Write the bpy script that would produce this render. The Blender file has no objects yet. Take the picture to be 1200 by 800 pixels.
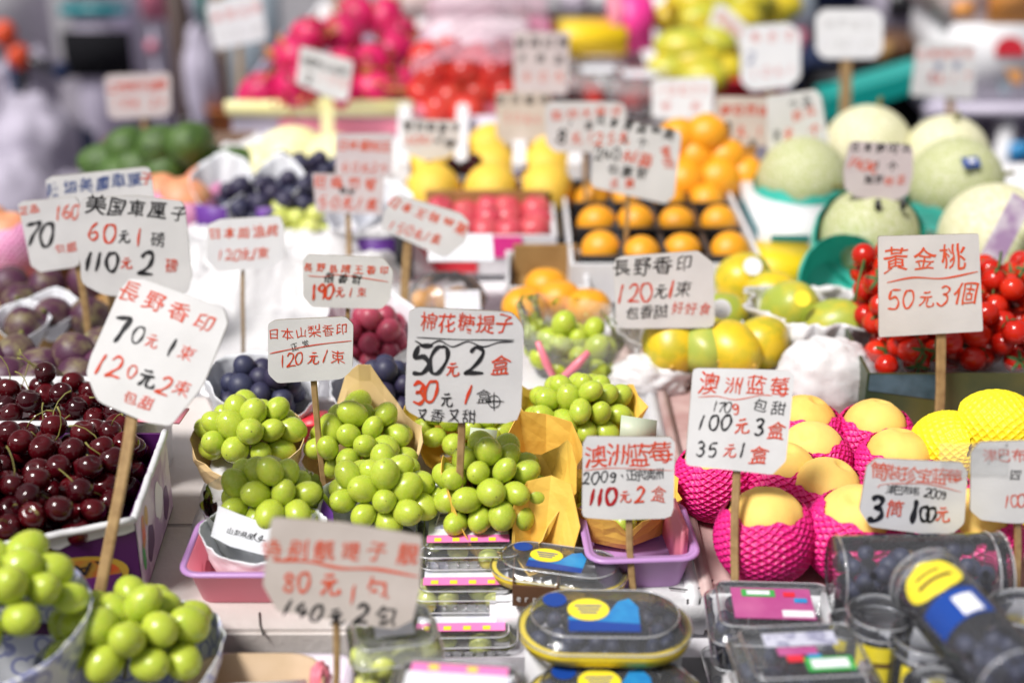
import bpy, bmesh, math, random
import numpy as np
from mathutils import Vector, Matrix, Euler, noise
R = math.radians
random.seed(7); rng = np.random.default_rng(7)
scene = bpy.context.scene
col = scene.collection

# ------------------------------------------------------------------ camera
F = 1667.0                       # focal length in pixels of the 1200 px wide photograph
PITCH = R(23.3); CS, SN = math.cos(PITCH), math.sin(PITCH); H = 0.77
cd = bpy.data.cameras.new('camera'); cam = bpy.data.objects.new('camera', cd); col.objects.link(cam)
cam.location = (0, 0, H); cam.rotation_euler = (R(90) - PITCH, 0, 0)
cd.sensor_width = 36; cd.lens = 36 * F / 1200; cd.clip_end = 100; cd.clip_start = 0.05
cd.dof.use_dof = True; cd.dof.focus_distance = 1.49; cd.dof.aperture_fstop = 1.95
scene.camera = cam
# ------------------------------------------------------------------ sky and sun (bright overcast, soft)
SUN_EL, SUN_AZ = R(57), R(229)   # azimuth: where the sun stands, clockwise from +Y
w = bpy.data.worlds.new('World'); scene.world = w; w.use_nodes = True
nt = w.node_tree; nt.nodes.clear()
sky = nt.nodes.new('ShaderNodeTexSky'); sky.sky_type = 'NISHITA'; sky.sun_disc = False
sky.sun_elevation = SUN_EL; sky.sun_rotation = SUN_AZ; sky.dust_density = 3
hs = nt.nodes.new('ShaderNodeHueSaturation'); hs.inputs['Saturation'].default_value = 0.15
bg = nt.nodes.new('ShaderNodeBackground'); bg.inputs['Strength'].default_value = 0.06
wo = nt.nodes.new('ShaderNodeOutputWorld')
nt.links.new(sky.outputs[0], hs.inputs['Color']); nt.links.new(hs.outputs[0], bg.inputs[0]); nt.links.new(bg.outputs[0], wo.inputs[0])
sl = bpy.data.lights.new('sun', 'SUN'); sl.energy = 3.3; sl.angle = R(15); sl.color = (1, .97, .93)
so = bpy.data.objects.new('sun', sl); col.objects.link(so)
sd = Vector((math.sin(SUN_AZ) * math.cos(SUN_EL), math.cos(SUN_AZ) * math.cos(SUN_EL), math.sin(SUN_EL)))
so.rotation_euler = sd.to_track_quat('Z', 'Y').to_euler(); so.location = sd * 5
scene.view_settings.view_transform = 'Standard'; scene.view_settings.look = 'None'
scene.view_settings.exposure = 0.38; scene.view_settings.gamma = 1
scene.render.engine = 'CYCLES'
scene.cycles.max_bounces = 8; scene.cycles.transparent_max_bounces = 24
scene.cycles.caustics_reflective = False; scene.cycles.caustics_refractive = False
scene.cycles.sample_clamp_indirect = 6

def ray(px, py):
    u, v = (px - 600) / F, (py - 400) / F
    return Vector((u, CS - v * SN, -(SN + v * CS)))
EYE = Vector((0, 0, H))
def P(px, py, z=0.0):            # the point at height z seen at a pixel: used to measure the place off the photograph
    r = ray(px, py); return EYE + r * ((z - H) / r.z)
def D(px, py, d): return EYE + ray(px, py) * d
def Y(px, py, y):
    r = ray(px, py); return EYE + r * (y / r.y)

# ------------------------------------------------------------------ materials
def mat(name, c, rough=.5, c2=None, nscale=40, bump=0, bscale=60, sss=0, sssc=None, spec=.5, coat=0, rand=None, metal=0, trans=0, detail=3, lo=.35, hi=.65, rvar=None):
    m = bpy.data.materials.new(name); m.use_nodes = True; t = m.node_tree; b = t.nodes['Principled BSDF']
    b.inputs['Base Color'].default_value = (*c, 1); b.inputs['Roughness'].default_value = rough
    b.inputs['Specular IOR Level'].default_value = spec; b.inputs['Coat Weight'].default_value = coat; b.inputs['Coat Roughness'].default_value = .08
    b.inputs['Metallic'].default_value = metal
    src = None
    if c2 is not None or bump or rvar:
        tc = t.nodes.new('ShaderNodeTexCoord')
    if c2 is not None:
        n = t.nodes.new('ShaderNodeTexNoise'); n.inputs['Scale'].default_value = nscale; n.inputs['Detail'].default_value = detail
        t.links.new(tc.outputs['Object'], n.inputs['Vector'])
        r = t.nodes.new('ShaderNodeValToRGB'); r.color_ramp.elements[0].position = lo; r.color_ramp.elements[1].position = hi
        r.color_ramp.elements[0].color = (*c, 1); r.color_ramp.elements[1].color = (*c2, 1)
        t.links.new(n.outputs['Fac'], r.inputs['Fac']); src = r.outputs['Color']
        if rand is not None:     # every object shifts its own pattern
            oi = t.nodes.new('ShaderNodeObjectInfo'); ad = t.nodes.new('ShaderNodeVectorMath'); ad.operation = 'ADD'
            ml = t.nodes.new('ShaderNodeMath'); ml.operation = 'MULTIPLY'; ml.inputs[1].default_value = 37
            t.links.new(oi.outputs['Random'], ml.inputs[0]); t.links.new(tc.outputs['Object'], ad.inputs[0]); t.links.new(ml.outputs[0], ad.inputs[1])
            t.links.new(ad.outputs[0], n.inputs['Vector'])
    if rand is not None:
        oi = t.nodes.new('ShaderNodeObjectInfo'); mx = t.nodes.new('ShaderNodeMix'); mx.data_type = 'RGBA'
        mr = t.nodes.new('ShaderNodeMapRange'); mr.inputs['To Min'].default_value = 0; mr.inputs['To Max'].default_value = 1
        t.links.new(oi.outputs['Random'], mr.inputs['Value']); t.links.new(mr.outputs[0], mx.inputs['Factor'])
        mx.inputs['A'].default_value = (*c, 1); mx.inputs['B'].default_value = (*rand, 1)
        if src is not None:
            t.links.new(src, mx.inputs['A']); mr.inputs['To Max'].default_value = .7
        src = mx.outputs['Result']
    if src is not None: t.links.new(src, b.inputs['Base Color'])
    if bump:
        n2 = t.nodes.new('ShaderNodeTexNoise'); n2.inputs['Scale'].default_value = bscale; n2.inputs['Detail'].default_value = 4
        t.links.new(tc.outputs['Object'], n2.inputs['Vector'])
        bp = t.nodes.new('ShaderNodeBump'); bp.inputs['Strength'].default_value = bump; bp.inputs['Distance'].default_value = .004
        t.links.new(n2.outputs['Fac'], bp.inputs['Height']); t.links.new(bp.outputs[0], b.inputs['Normal'])
    if rvar:
        n3 = t.nodes.new('ShaderNodeTexNoise'); n3.inputs['Scale'].default_value = rvar[2]; n3.inputs['Detail'].default_value = 4; t.links.new(tc.outputs['Object'], n3.inputs['Vector'])
        m3 = t.nodes.new('ShaderNodeMapRange'); m3.inputs['From Min'].default_value = .35; m3.inputs['From Max'].default_value = .65; m3.inputs['To Min'].default_value = rvar[0]; m3.inputs['To Max'].default_value = rvar[1]
        t.links.new(n3.outputs['Fac'], m3.inputs['Value']); t.links.new(m3.outputs[0], b.inputs['Roughness'])
    if sss:
        b.inputs['Subsurface Weight'].default_value = sss; b.inputs['Subsurface Radius'].default_value = sssc or (1, .6, .3); b.inputs['Subsurface Scale'].default_value = .008
    if trans: b.inputs['Transmission Weight'].default_value = trans
    return m
def clear(name, tint=(.96, .97, .98), rough=.06, bump=.0, bscale=60, haze=0.0, hazec=(.9, .9, .92)):
    m = bpy.data.materials.new(name); m.use_nodes = True; t = m.node_tree; t.nodes.clear()
    o = t.nodes.new('ShaderNodeOutputMaterial'); tr = t.nodes.new('ShaderNodeBsdfTransparent'); tr.inputs[0].default_value = (*tint, 1)
    gl = t.nodes.new('ShaderNodeBsdfGlossy'); gl.inputs['Roughness'].default_value = rough
    lw = t.nodes.new('ShaderNodeFresnel'); lw.inputs['IOR'].default_value = 1.5
    mx = t.nodes.new('ShaderNodeMixShader'); base = tr.outputs[0]
    if haze:
        df = t.nodes.new('ShaderNodeBsdfDiffuse'); df.inputs[0].default_value = (*hazec, 1)
        mh = t.nodes.new('ShaderNodeMixShader'); mh.inputs[0].default_value = haze
        t.links.new(tr.outputs[0], mh.inputs[1]); t.links.new(df.outputs[0], mh.inputs[2]); base = mh.outputs[0]
    if bump:
        tc = t.nodes.new('ShaderNodeTexCoord'); n2 = t.nodes.new('ShaderNodeTexNoise'); n2.inputs['Scale'].default_value = bscale; n2.inputs['Detail'].default_value = 3
        t.links.new(tc.outputs['Object'], n2.inputs['Vector'])
        bp = t.nodes.new('ShaderNodeBump'); bp.inputs['Strength'].default_value = bump; bp.inputs['Distance'].default_value = .01
        t.links.new(n2.outputs['Fac'], bp.inputs['Height']); t.links.new(bp.outputs[0], gl.inputs['Normal']); t.links.new(bp.outputs[0], lw.inputs['Normal'])
    t.links.new(lw.outputs[0], mx.inputs[0]); t.links.new(base, mx.inputs[1]); t.links.new(gl.outputs[0], mx.inputs[2]); t.links.new(mx.outputs[0], o.inputs[0])
    return m
M = {}
M['card'] = mat('card', (.66, .65, .65), .6, (.74, .73, .73), 16, .05, 300)
M['cardbeige'] = mat('card_beige', (.60, .53, .48), .65, (.66, .59, .54), 25, .05, 300)
M['cardpink'] = mat('card_pink', (.62, .53, .54), .65, (.66, .58, .58), 25)
M['cardwhite'] = mat('card_white', (.80, .80, .82), .5, (.84, .84, .85), 25)
M['kraftedge'] = mat('kraft_edge', (.33, .28, .22), .8, (.2, .17, .13), 200)
M['red'] = mat('ink_red', (.72, .05, .012), .5, (.62, .07, .02), 60); M['black'] = mat('ink_black', (.012, .012, .014), .45, (.03, .03, .033), 60)
M['crimson'] = mat('ink_crimson', (.42, .008, .012), .5); M['blue'] = mat('ink_blue', (.03, .07, .25), .5)
M['orange'] = mat('ink_orange', (.78, .085, .025), .5, (.72, .12, .05), 60); M['palered'] = mat('ink_pale_red', (.74, .26, .24), .5)
M['bamboo'] = mat('bamboo', (.42, .27, .12), .55, (.30, .18, .075), 90, .1, 200)
M['grape'] = mat('grape_green', (.41, .53, .05), .22, (.50, .56, .075), 2, 0, sss=.65, sssc=(.8, 1, .12), rand=(.48, .56, .06), spec=.5, rvar=(.12, .42, 3))
M['grapepale'] = mat('grape_pale', (.60, .63, .16), .35, (.66, .66, .22), 3, sss=.4, sssc=(.8, 1, .2), rand=(.52, .60, .13))
M['stalk'] = mat('stalk', (.20, .20, .05), .7, (.12, .10, .03), 80)
M['cherry'] = mat('cherry_skin', (.028, .0015, .004), .10, None, rand=(.085, .003, .006), spec=.45, coat=.15)
M['cherrystem'] = mat('cherry_stem', (.26, .27, .06), .6, (.2, .15, .04), 90)
M['tomato'] = mat('tomato_skin', (.48, .010, .005), .13, None, rand=(.62, .03, .008), spec=.5, sss=.2, sssc=(1, .2, .1))
M['calyx'] = mat('calyx', (.06, .13, .03), .7)
M['peach'] = mat('peach_skin', (.90, .60, .15), .6, (.88, .44, .09), 22, .06, 200, rand=(.93, .64, .20), lo=.45, hi=.75, sss=.25, sssc=(1, .6, .25), spec=.25)
M['pinknet'] = mat('pink_net', (.80, .018, .23), .42, None, sss=.15, sssc=(1, .1, .4))
M['yellownet'] = mat('yellow_net', (.87, .70, .02), .5, None, sss=.15, sssc=(1, .8, .1))
M['tealnet'] = mat('teal_net', (.03, .45, .36), .5, (.05, .52, .42), 30, .2, 150)
M['papaya'] = mat('papaya_skin', (.74, .52, .02), .35, (.34, .38, .03), 1.8, rand=(.78, .52, .02), lo=.42, hi=.62)
M['papayagreen'] = mat('papaya_green', (.36, .42, .05), .35, (.70, .52, .03), 1.3, rand=(.34, .42, .08), lo=.45, hi=.7)
M['orangefruit'] = mat('orange_skin', (.82, .30, .01), .38, (.86, .40, .015), 12, .12, 500, rand=(.85, .36, .02))
M['melon'] = mat('melon_skin', (.42, .45, .20), .6, (.52, .53, .30), 14, .3, 22, rand=(.46, .50, .26))
M['melonpale'] = mat('melon_pale', (.62, .60, .36), .6, (.72, .69, .46), 14, .3, 22, rand=(.60, .60, .38))
M['dragon'] = mat('dragon_skin', (.66, .004, .12), .45, (.72, .02, .11), 2, rand=(.52, .004, .10))
M['dragonleaf'] = mat('dragon_leaf', (.42, .36, .05), .5, (.60, .05, .09), 30)
M['apple'] = mat('apple_skin', (.60, .02, .025), .25, (.72, .10, .05), 2, rand=(.68, .035, .035))
M['rosy'] = mat('rosy_skin', (.62, .06, .085), .35, (.70, .14, .14), 2, rand=(.55, .05, .10))
M['pinkgrape'] = mat('pink_grape', (.42, .045, .10), .4, (.50, .10, .14), 40, rand=(.34, .03, .08), sss=.2)
M['bluegrape'] = mat('blue_grape', (.018, .020, .055), .5, (.05, .055, .11), 40, rand=(.03, .018, .05))
M['blueberry'] = mat('blueberry_skin', (.012, .016, .045), .55, (.05, .06, .12), 60, rand=(.02, .022, .055))
M['fig'] = mat('fig_skin', (.065, .014, .042), .5, (.26, .23, .10), 1.6, .05, 200, rand=(.10, .03, .07), lo=.45, hi=.75)
M['avocado'] = mat('avocado_skin', (.035, .075, .018), .4, (.09, .17, .03), 4, .5, 12, rand=(.06, .13, .02))
M['mango'] = mat('mango_skin', (.62, .50, .025), .4, (.38, .45, .05), 1.4, rand=(.70, .50, .02))
M['pomelo'] = mat('pomelo_skin', (.85, .78, .34), .5, (.90, .86, .55), 9)
M['foam'] = mat('white_foam', (.84, .83, .85), .55, (.78, .77, .80), 30, .15, 400)
M['foamlilac'] = mat('lilac_foam', (.70, .62, .74), .5, (.76, .70, .78), 12, .1, 300)
M['ledge'] = mat('ledge_board', (.66, .61, .59), .6, (.46, .41, .38), 7, .2, 120, lo=.45, hi=.8)
M['deck'] = mat('deck_board', (.70, .69, .73), .6, (.60, .58, .62), 6)
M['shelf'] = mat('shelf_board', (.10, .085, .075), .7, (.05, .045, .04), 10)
M['pinkstain'] = mat('stained_board', (.60, .44, .42), .6, (.42, .25, .24), 14, .1, 200)
M['kraft'] = mat('kraft_card', (.52, .38, .25), .7, (.46, .33, .20), 30)
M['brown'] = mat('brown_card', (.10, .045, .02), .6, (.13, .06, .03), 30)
M['cartonbrown'] = mat('carton_brown', (.40, .24, .09), .65, (.32, .18, .06), 30)
M['cartonwhite'] = mat('carton_white', (.72, .72, .74), .5, (.66, .65, .68), 30)
M['purplecard'] = mat('purple_card', (.085, .012, .11), .38, (.13, .03, .16), 35, lo=.55, hi=.8)
M['lilacprint'] = mat('lilac_print', (.42, .28, .46), .4, (.72, .66, .72), 28, lo=.4, hi=.6)
M['orangeprint'] = mat('orange_print', (.72, .11, .03), .4, (.5, .3, .05), 60); M['goldprint'] = mat('gold_print', (.60, .38, .05), .4)
M['greenprint'] = mat('green_print', (.05, .38, .08), .4); M['whiteprint'] = mat('white_print', (.82, .82, .84), .5)
M['yellowpaper'] = mat('yellow_paper', (.88, .57, .10), .55, (.80, .48, .075), 30, .3, 70)
M['tanpaper'] = mat('tan_paper', (.78, .55, .27), .6, (.82, .60, .34), 12, .12, 60)
M['whitepaper'] = mat('white_paper', (.80, .81, .85), .55, (.74, .76, .82), 14, .12, 60)
M['bluepaper'] = mat('blue_print_paper', (.80, .81, .84), .55, None, 55, .15, 60)
def ringprint(m, c, scale, lo, hi):
    t = m.node_tree; b = t.nodes['Principled BSDF']; tc = t.nodes.new('ShaderNodeTexCoord'); v = t.nodes.new('ShaderNodeTexVoronoi'); v.inputs['Scale'].default_value = scale
    t.links.new(tc.outputs['Object'], v.inputs['Vector']); q = t.nodes.new('ShaderNodeValToRGB'); e = q.color_ramp.elements; e[0].position = lo - .06; e[0].color = (*b.inputs['Base Color'].default_value[:3], 1); e[1].position = lo; e[1].color = (*c, 1)
    x = e.new(hi); x.color = (*c, 1); x = e.new(hi + .06); x.color = e[0].color
    t.links.new(v.outputs['Distance'], q.inputs['Fac']); t.links.new(q.outputs['Color'], b.inputs['Base Color'])
ringprint(M['melon'], (.56, .56, .38), 9, .48, .62); ringprint(M['melonpale'], (.76, .73, .54), 9, .48, .62)
ringprint(M['bluepaper'], (.36, .38, .62), 55, .42, .52)
M['tag'] = mat('tag_card', (.50, .56, .42), .45, (.58, .62, .48), 20)
M['bagwhite'] = mat('white_bag', (.70, .69, .70), .4, (.62, .61, .63), 20, .6, 34)
M['pinktray'] = mat('pink_tray', (.80, .20, .27), .35, (.76, .24, .32), 8); M['lilactray'] = mat('lilac_tray', (.45, .23, .52), .35, (.49, .27, .56), 8)
M['clear'] = clear('clear_plastic', (.95, .96, .97), .07, bump=.12, bscale=70, haze=.06, hazec=(.85, .86, .9))
M['cleartub'] = clear('clear_tub', (.92, .93, .95), .05, .04, 30, .05, (.85, .85, .92))
M['clearbag'] = clear('clear_bag', (.96, .97, .97), .1, .7, 26, .18)
M['printedbag'] = clear('printed_bag', (.96, .97, .97), .1, .4, 26, .38, (.86, .87, .9))
M['glossfilm'] = clear('gloss_film', (.98, .98, .98), .06, .35, 40, .03, (.95, .95, .97))
M['edgeglint'] = clear('edge_glint', (.95, .96, .98), .1, 0, 40, .36, (.88, .89, .93))  # whitish haze in the colour stands for highlights on clear plastic edges
M['sheetpink'] = clear('pink_film', (.98, .90, .93), .12, .6, 14, .30, (.95, .55, .68))
M['yellowplastic'] = mat('yellow_plastic', (.85, .66, .04), .3, (.80, .58, .03), 20)
M['whitelabel'] = mat('white_label', (.80, .80, .84), .4, (.70, .71, .80), 90, lo=.5, hi=.6)
M['pinklabel'] = mat('pink_label', (.86, .22, .52), .4); M['yellowlabel'] = mat('yellow_label', (.88, .72, .04), .4)
M['bluelabel'] = mat('blue_label', (.01, .055, .30), .35); M['skylabel'] = mat('sky_label', (.02, .20, .50), .4, (.03, .30, .6), 40)
M['magentalabel'] = mat('magenta_label', (.42, .07, .24), .3, (.50, .12, .30), 30); M['greylabel'] = mat('grey_label', (.55, .55, .66), .4, (.3, .3, .42), 120, lo=.5, hi=.55)
M['greenprintcard'] = mat('green_print_card', (.035, .06, .030), .35, (.10, .10, .03), 14, lo=.4, hi=.7)
M['bluefoil'] = mat('blue_foil', (.10, .17, .22), .3, (.03, .06, .07), 25)
M['redplastic'] = mat('red_plastic', (.72, .03, .05), .4); M['hotpink'] = mat('hot_pink', (.82, .04, .30), .45)
M['tealcard'] = mat('teal_print', (.0, .22, .25), .4); M['tealplastic'] = mat('teal_plastic', (.0, .28, .25), .4)
M['yellowcard'] = mat('yellow_card', (.85, .58, .01), .45); M['peachcard'] = mat('peach_card', (.78, .62, .60), .5, (.72, .56, .54), 20)
M['blackplastic'] = mat('black_plastic', (.015, .015, .018), .3, (.03, .03, .035), 30)
M['purpleprint'] = mat('purple_print', (.14, .04, .30), .5); M['lilac'] = mat('lilac_paint', (.52, .48, .59), .6, (.44, .40, .51), 4)
M['greywall'] = mat('grey_panel', (.46, .45, .47), .7, (.40, .39, .41), 3); M['bluegrey'] = mat('blue_grey', (.30, .36, .42), .6, (.36, .42, .48), 4)
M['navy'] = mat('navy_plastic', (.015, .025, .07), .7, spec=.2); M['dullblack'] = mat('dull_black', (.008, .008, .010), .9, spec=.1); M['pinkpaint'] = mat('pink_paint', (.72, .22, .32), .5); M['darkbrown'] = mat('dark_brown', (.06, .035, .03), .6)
M['orangecarton'] = mat('orange_carton', (.78, .30, .05), .55, (.82, .42, .16), 9)
M['paving'] = mat('wet_paving', (.14, .12, .16), .4, (.20, .18, .22), 3); M['sack'] = mat('grey_sack', (.46, .42, .52), .7, (.34, .31, .39), 9, .3, 20)
M['redorange'] = mat('red_orange', (.70, .07, .015), .4)
M['steel'] = mat('painted_steel', (.62, .60, .62), .35)
M['fogpink'] = mat('pink_foam', (.80, .30, .55), .5, (.84, .42, .62), 60, .2, 200)

# ------------------------------------------------------------------ mesh helpers
class MB:
    def __init__(s): s.v = []; s.f = []; s.m = []; s.mats = []
    def add(s, vf, m):
        v, f = vf; m = M[m] if isinstance(m, str) else m
        if m not in s.mats: s.mats.append(m)
        i = s.mats.index(m); o = len(s.v)
        s.v.extend([Vector(p) for p in v]); s.f.extend([tuple(k + o for k in q) for q in f]); s.m.extend([i] * len(f))
        return s
    def mesh(s, name, origin=None, smooth=True):
        me = bpy.data.meshes.new(name); o = Vector(origin) if origin is not None else Vector()
        me.from_pydata([p - o for p in s.v], [], s.f); me.update()
        for m in s.mats: me.materials.append(m)
        me.polygons.foreach_set('material_index', s.m); me.polygons.foreach_set('use_smooth', [smooth] * len(s.f))
        return me
def link(name, me, parent=None, loc=None, rot=None, scale=None, label=None, cat=None, group=None, kind=None):
    o = bpy.data.objects.new(name, me); col.objects.link(o)
    if parent is not None: o.parent = parent
    if loc is not None: o.location = loc
    if rot is not None: o.rotation_euler = rot
    if scale is not None: o.scale = scale
    if label: o['label'] = label
    if cat: o['category'] = cat
    if group: o['group'] = group
    if kind: o['kind'] = kind
    return o
def thing(name, label, cat, loc=(0, 0, 0), group=None, rot=None):
    return link(name, None, None, loc, rot, None, label, cat, group)
def part(name, mb, parent, smooth=True, world=True, solid=0, label=None, kind=None, sharp=None):
    o = link(name, mb.mesh(name, parent_loc(parent) if world else None, smooth), parent, label=label, kind=kind)
    if solid: md = o.modifiers.new('thick', 'SOLIDIFY'); md.thickness = solid; md.offset = 0
    return o
def parent_loc(p):
    l = Vector()
    while p is not None: l += p.location; p = p.parent
    return l
def single(name, mb, label, cat, origin=(0, 0, 0), smooth=True, group=None, solid=0, kind=None, rot=None):
    o = link(name, mb.mesh(name, origin, smooth), None, origin, rot, None, label, cat, group, kind)
    if solid: md = o.modifiers.new('thick', 'SOLIDIFY'); md.thickness = solid; md.offset = 0
    return o
def sphere(c=(0, 0, 0), r=(1, 1, 1), seg=20, rings=12, fn=None):
    if not hasattr(r, '__len__'): r = (r, r, r)
    v = [(0, 0, 1)]; f = []
    for i in range(1, rings):
        a = math.pi * i / rings
        for j in range(seg):
            b = 2 * math.pi * j / seg; v.append((math.sin(a) * math.cos(b), math.sin(a) * math.sin(b), math.cos(a)))
    v.append((0, 0, -1)); n = len(v) - 1
    for j in range(seg):
        k = (j + 1) % seg; f.append((0, 1 + j, 1 + k))
        for i in range(rings - 2):
            a = 1 + i * seg; f.append((a + j, a + seg + j, a + seg + k, a + k))
        f.append((1 + (rings - 2) * seg + k, 1 + (rings - 2) * seg + j, n))
    out = []
    for p in v:
        p = Vector(p)
        if fn: p = fn(p)
        out.append((c[0] + p.x * r[0], c[1] + p.y * r[1], c[2] + p.z * r[2]))
    return out, f
def box(c, s, rz=0, bev=0, tilt=None):
    bm = bmesh.new(); bmesh.ops.create_cube(bm, size=1)
    for v in bm.verts: v.co = Vector((v.co.x * s[0], v.co.y * s[1], v.co.z * s[2]))
    if bev: bmesh.ops.bevel(bm, geom=bm.edges[:], offset=bev, segments=2, affect='EDGES', clamp_overlap=True)
    mt = Matrix.Translation(c) @ (Euler(tilt).to_matrix().to_4x4() if tilt else Matrix.Rotation(rz, 4, 'Z'))
    bm.transform(mt); bm.verts.index_update()
    r = ([v.co.copy() for v in bm.verts], [tuple(v.index for v in f.verts) for f in bm.faces]); bm.free(); return r
def bx(x0, x1, y0, y1, z0, z1, bev=0): return box(((x0 + x1) / 2, (y0 + y1) / 2, (z0 + z1) / 2), (abs(x1 - x0), abs(y1 - y0), abs(z1 - z0)), 0, bev)
def tube(pts, rad, seg=8, cap=True):
    pts = [Vector(p) for p in pts]; n = len(pts)
    if not hasattr(rad, '__len__'): rad = [rad] * n
    v = []; f = []; up = None
    for i, p in enumerate(pts):
        t = (pts[min(i + 1, n - 1)] - pts[max(i - 1, 0)]).normalized()
        a = up if up is not None else (Vector((0, 0, 1)) if abs(t.z) < .9 else Vector((1, 0, 0)))
        s = t.cross(a).normalized(); up = s.cross(t)
        for j in range(seg):
            b = 2 * math.pi * j / seg; v.append(p + (s * math.cos(b) + up * math.sin(b)) * rad[i])
    for i in range(n - 1):
        for j in range(seg):
            k = (j + 1) % seg; f.append((i * seg + j, i * seg + k, (i + 1) * seg + k, (i + 1) * seg + j))
    if cap: f.append(tuple(reversed(range(seg)))); f.append(tuple(range((n - 1) * seg, n * seg)))
    return v, f
def rr(w, d, r, z, ox=0, oy=0, k=5):
    r = max(min(r, w / 2 - 1e-5, d / 2 - 1e-5), 1e-4); o = []
    for cx, cy, a0 in ((w / 2 - r, d / 2 - r, 0), (-w / 2 + r, d / 2 - r, 90), (-w / 2 + r, -d / 2 + r, 180), (w / 2 - r, -d / 2 + r, 270)):
        for i in range(k + 1):
            a = R(a0 + 90 * i / k); o.append(Vector((ox + cx + r * math.cos(a), oy + cy + r * math.sin(a), z)))
    return o
def loft(rings, caps=(True, True), mt=None):
    v = [p for r in rings for p in r]; n = len(rings[0]); f = []
    for i in range(len(rings) - 1):
        for j in range(n):
            k = (j + 1) % n; f.append((i * n + j, i * n + k, (i + 1) * n + k, (i + 1) * n + j))
    if caps[0]: f.append(tuple(reversed(range(n))))
    if caps[1]: f.append(tuple(range((len(rings) - 1) * n, len(rings) * n)))
    if mt is not None: v = [mt @ Vector(p) for p in v]
    return v, f
def TR(x, y, z, rz=0, rx=0, ry=0): return Matrix.Translation((x, y, z)) @ Euler((rx, ry, rz)).to_matrix().to_4x4()
def tray(w, d, h, taper=.85, wall=.003, rim=.006, r=.01, mt=None):
    a, b = w * taper, d * taper
    return loft([rr(a, b, r, 0), rr(w, d, r, h), rr(w + 2 * rim, d + 2 * rim, r + rim, h), rr(w + 2 * rim, d + 2 * rim, r + rim, h + wall), rr(w - wall, d - wall, r, h + wall), rr(a - wall, b - wall, r, wall)], mt=mt)
def quadbox(A, B, C, Dd, z0, z1, wall=.006, floor=.01):     # open carton on four plan corners
    pts = [Vector((p[0], p[1], 0)) for p in (A, B, C, Dd)]; c = sum(pts, Vector()) / 4
    def ring(k, z): return [c + (p - c) * 1 - ((p - c).normalized() * k) + Vector((0, 0, z)) for p in pts]
    return loft([ring(0, z0), ring(0, z1), ring(wall * 1.4, z1), ring(wall * 1.4, z0 + floor)])
def N3(p, s, seed=0): return noise.noise(Vector(p) * s + Vector((seed * 7.3, seed * 3.1, seed)))

# ------------------------------------------------------------------ writing
_gc = {}
def glyph(ch, wgt):
    k = (ch, wgt)
    if k not in _gc:
        c = bpy.data.curves.new('glyph', 'FONT'); c.body = ch; c.size = 1; c.resolution_u = 3; c.offset = wgt
        o = bpy.data.objects.new('glyph', c); col.objects.link(o)
        m = o.evaluated_get(bpy.context.evaluated_depsgraph_get()).to_mesh()
        bm = bmesh.new(); bm.from_mesh(m)
        bmesh.ops.triangulate(bm, faces=bm.faces[:])
        for _ in range(2):
            le = [e for e in bm.edges if e.calc_length() > .16]
            if le: bmesh.ops.subdivide_edges(bm, edges=le, cuts=1)
        bmesh.ops.triangulate(bm, faces=bm.faces[:]); bm.verts.index_update()
        xs = [v.co.x for v in bm.verts]; ys = [v.co.y for v in bm.verts]; cx = (min(xs) + max(xs)) / 2; cy = (min(ys) + max(ys)) / 2
        _gc[k] = ([(v.co.x - cx, v.co.y - cy) for v in bm.verts], [tuple(v.index for v in f.verts) for f in bm.faces])
        bm.free(); bpy.data.objects.remove(o); bpy.data.curves.remove(c)
    return _gc[k]
HAND = {'0': [[(.12, .42), (-.12, .38), (-.26, 0), (-.14, -.42), (.1, -.42), (.27, -.02), (.2, .38), (.02, .45)]],
        '1': [[(.07, .48), (.0, .05), (-.08, -.48)]],
        '2': [[(-.24, .26), (-.06, .46), (.2, .38), (.16, .05), (-.1, -.26), (-.3, -.42), (-.1, -.40), (.32, -.42)]],
        '3': [[(-.22, .34), (0, .46), (.2, .32), (.08, .08), (-.06, .04), (.16, -.02), (.22, -.26), (.02, -.46), (-.24, -.36)]],
        '4': [[(-.02, .46), (-.28, -.06), (.3, -.1)], [(.12, .22), (.06, -.48)]],
        '5': [[(-.12, .42), (-.2, .04), (.06, .1), (.24, -.12), (.08, -.42), (-.26, -.40)], [(-.1, .43), (.3, .46)]],
        '6': [[(.14, .46), (-.14, .16), (-.22, -.22), (-.02, -.46), (.2, -.26), (.1, -.02), (-.14, -.12)]],
        'g': [[(.16, .2), (-.02, .3), (-.18, .12), (-.1, -.06), (.08, -.02), (.18, .2), (.16, -.2), (.06, -.46), (-.16, -.42)]],
        '8': [[(.2, .3), (.02, .45), (-.18, .3), (-.02, .08), (.2, -.12), (.18, -.38), (-.02, -.46), (-.22, -.3), (-.1, -.06), (.1, .1), (.22, .3), (.14, .4)]],
        '7': [[(-.28, .36), (-.02, .42), (.28, .44), (.08, .02), (-.08, -.48)]],
        '9': [[(.2, .3), (-.02, .46), (-.2, .22), (.0, .02), (.2, .26), (.16, -.1), (.04, -.48)]],
        '元': [[(-.2, .36), (.02, .37), (.2, .42)], [(-.36, .1), (0, .12), (.36, .17)], [(-.06, .1), (-.14, -.2), (-.36, -.44)], [(.1, .12), (.06, -.26), (.16, -.42), (.42, -.38), (.44, -.2)]],
        '又': [[(-.3, .32), (0, .34), (.26, .38), (.06, -.1), (-.34, -.42)], [(-.18, .2), (.08, -.14), (.4, -.42)]],
        '、': [[(-.1, .1), (.0, .0), (.08, -.12)]]}
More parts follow.
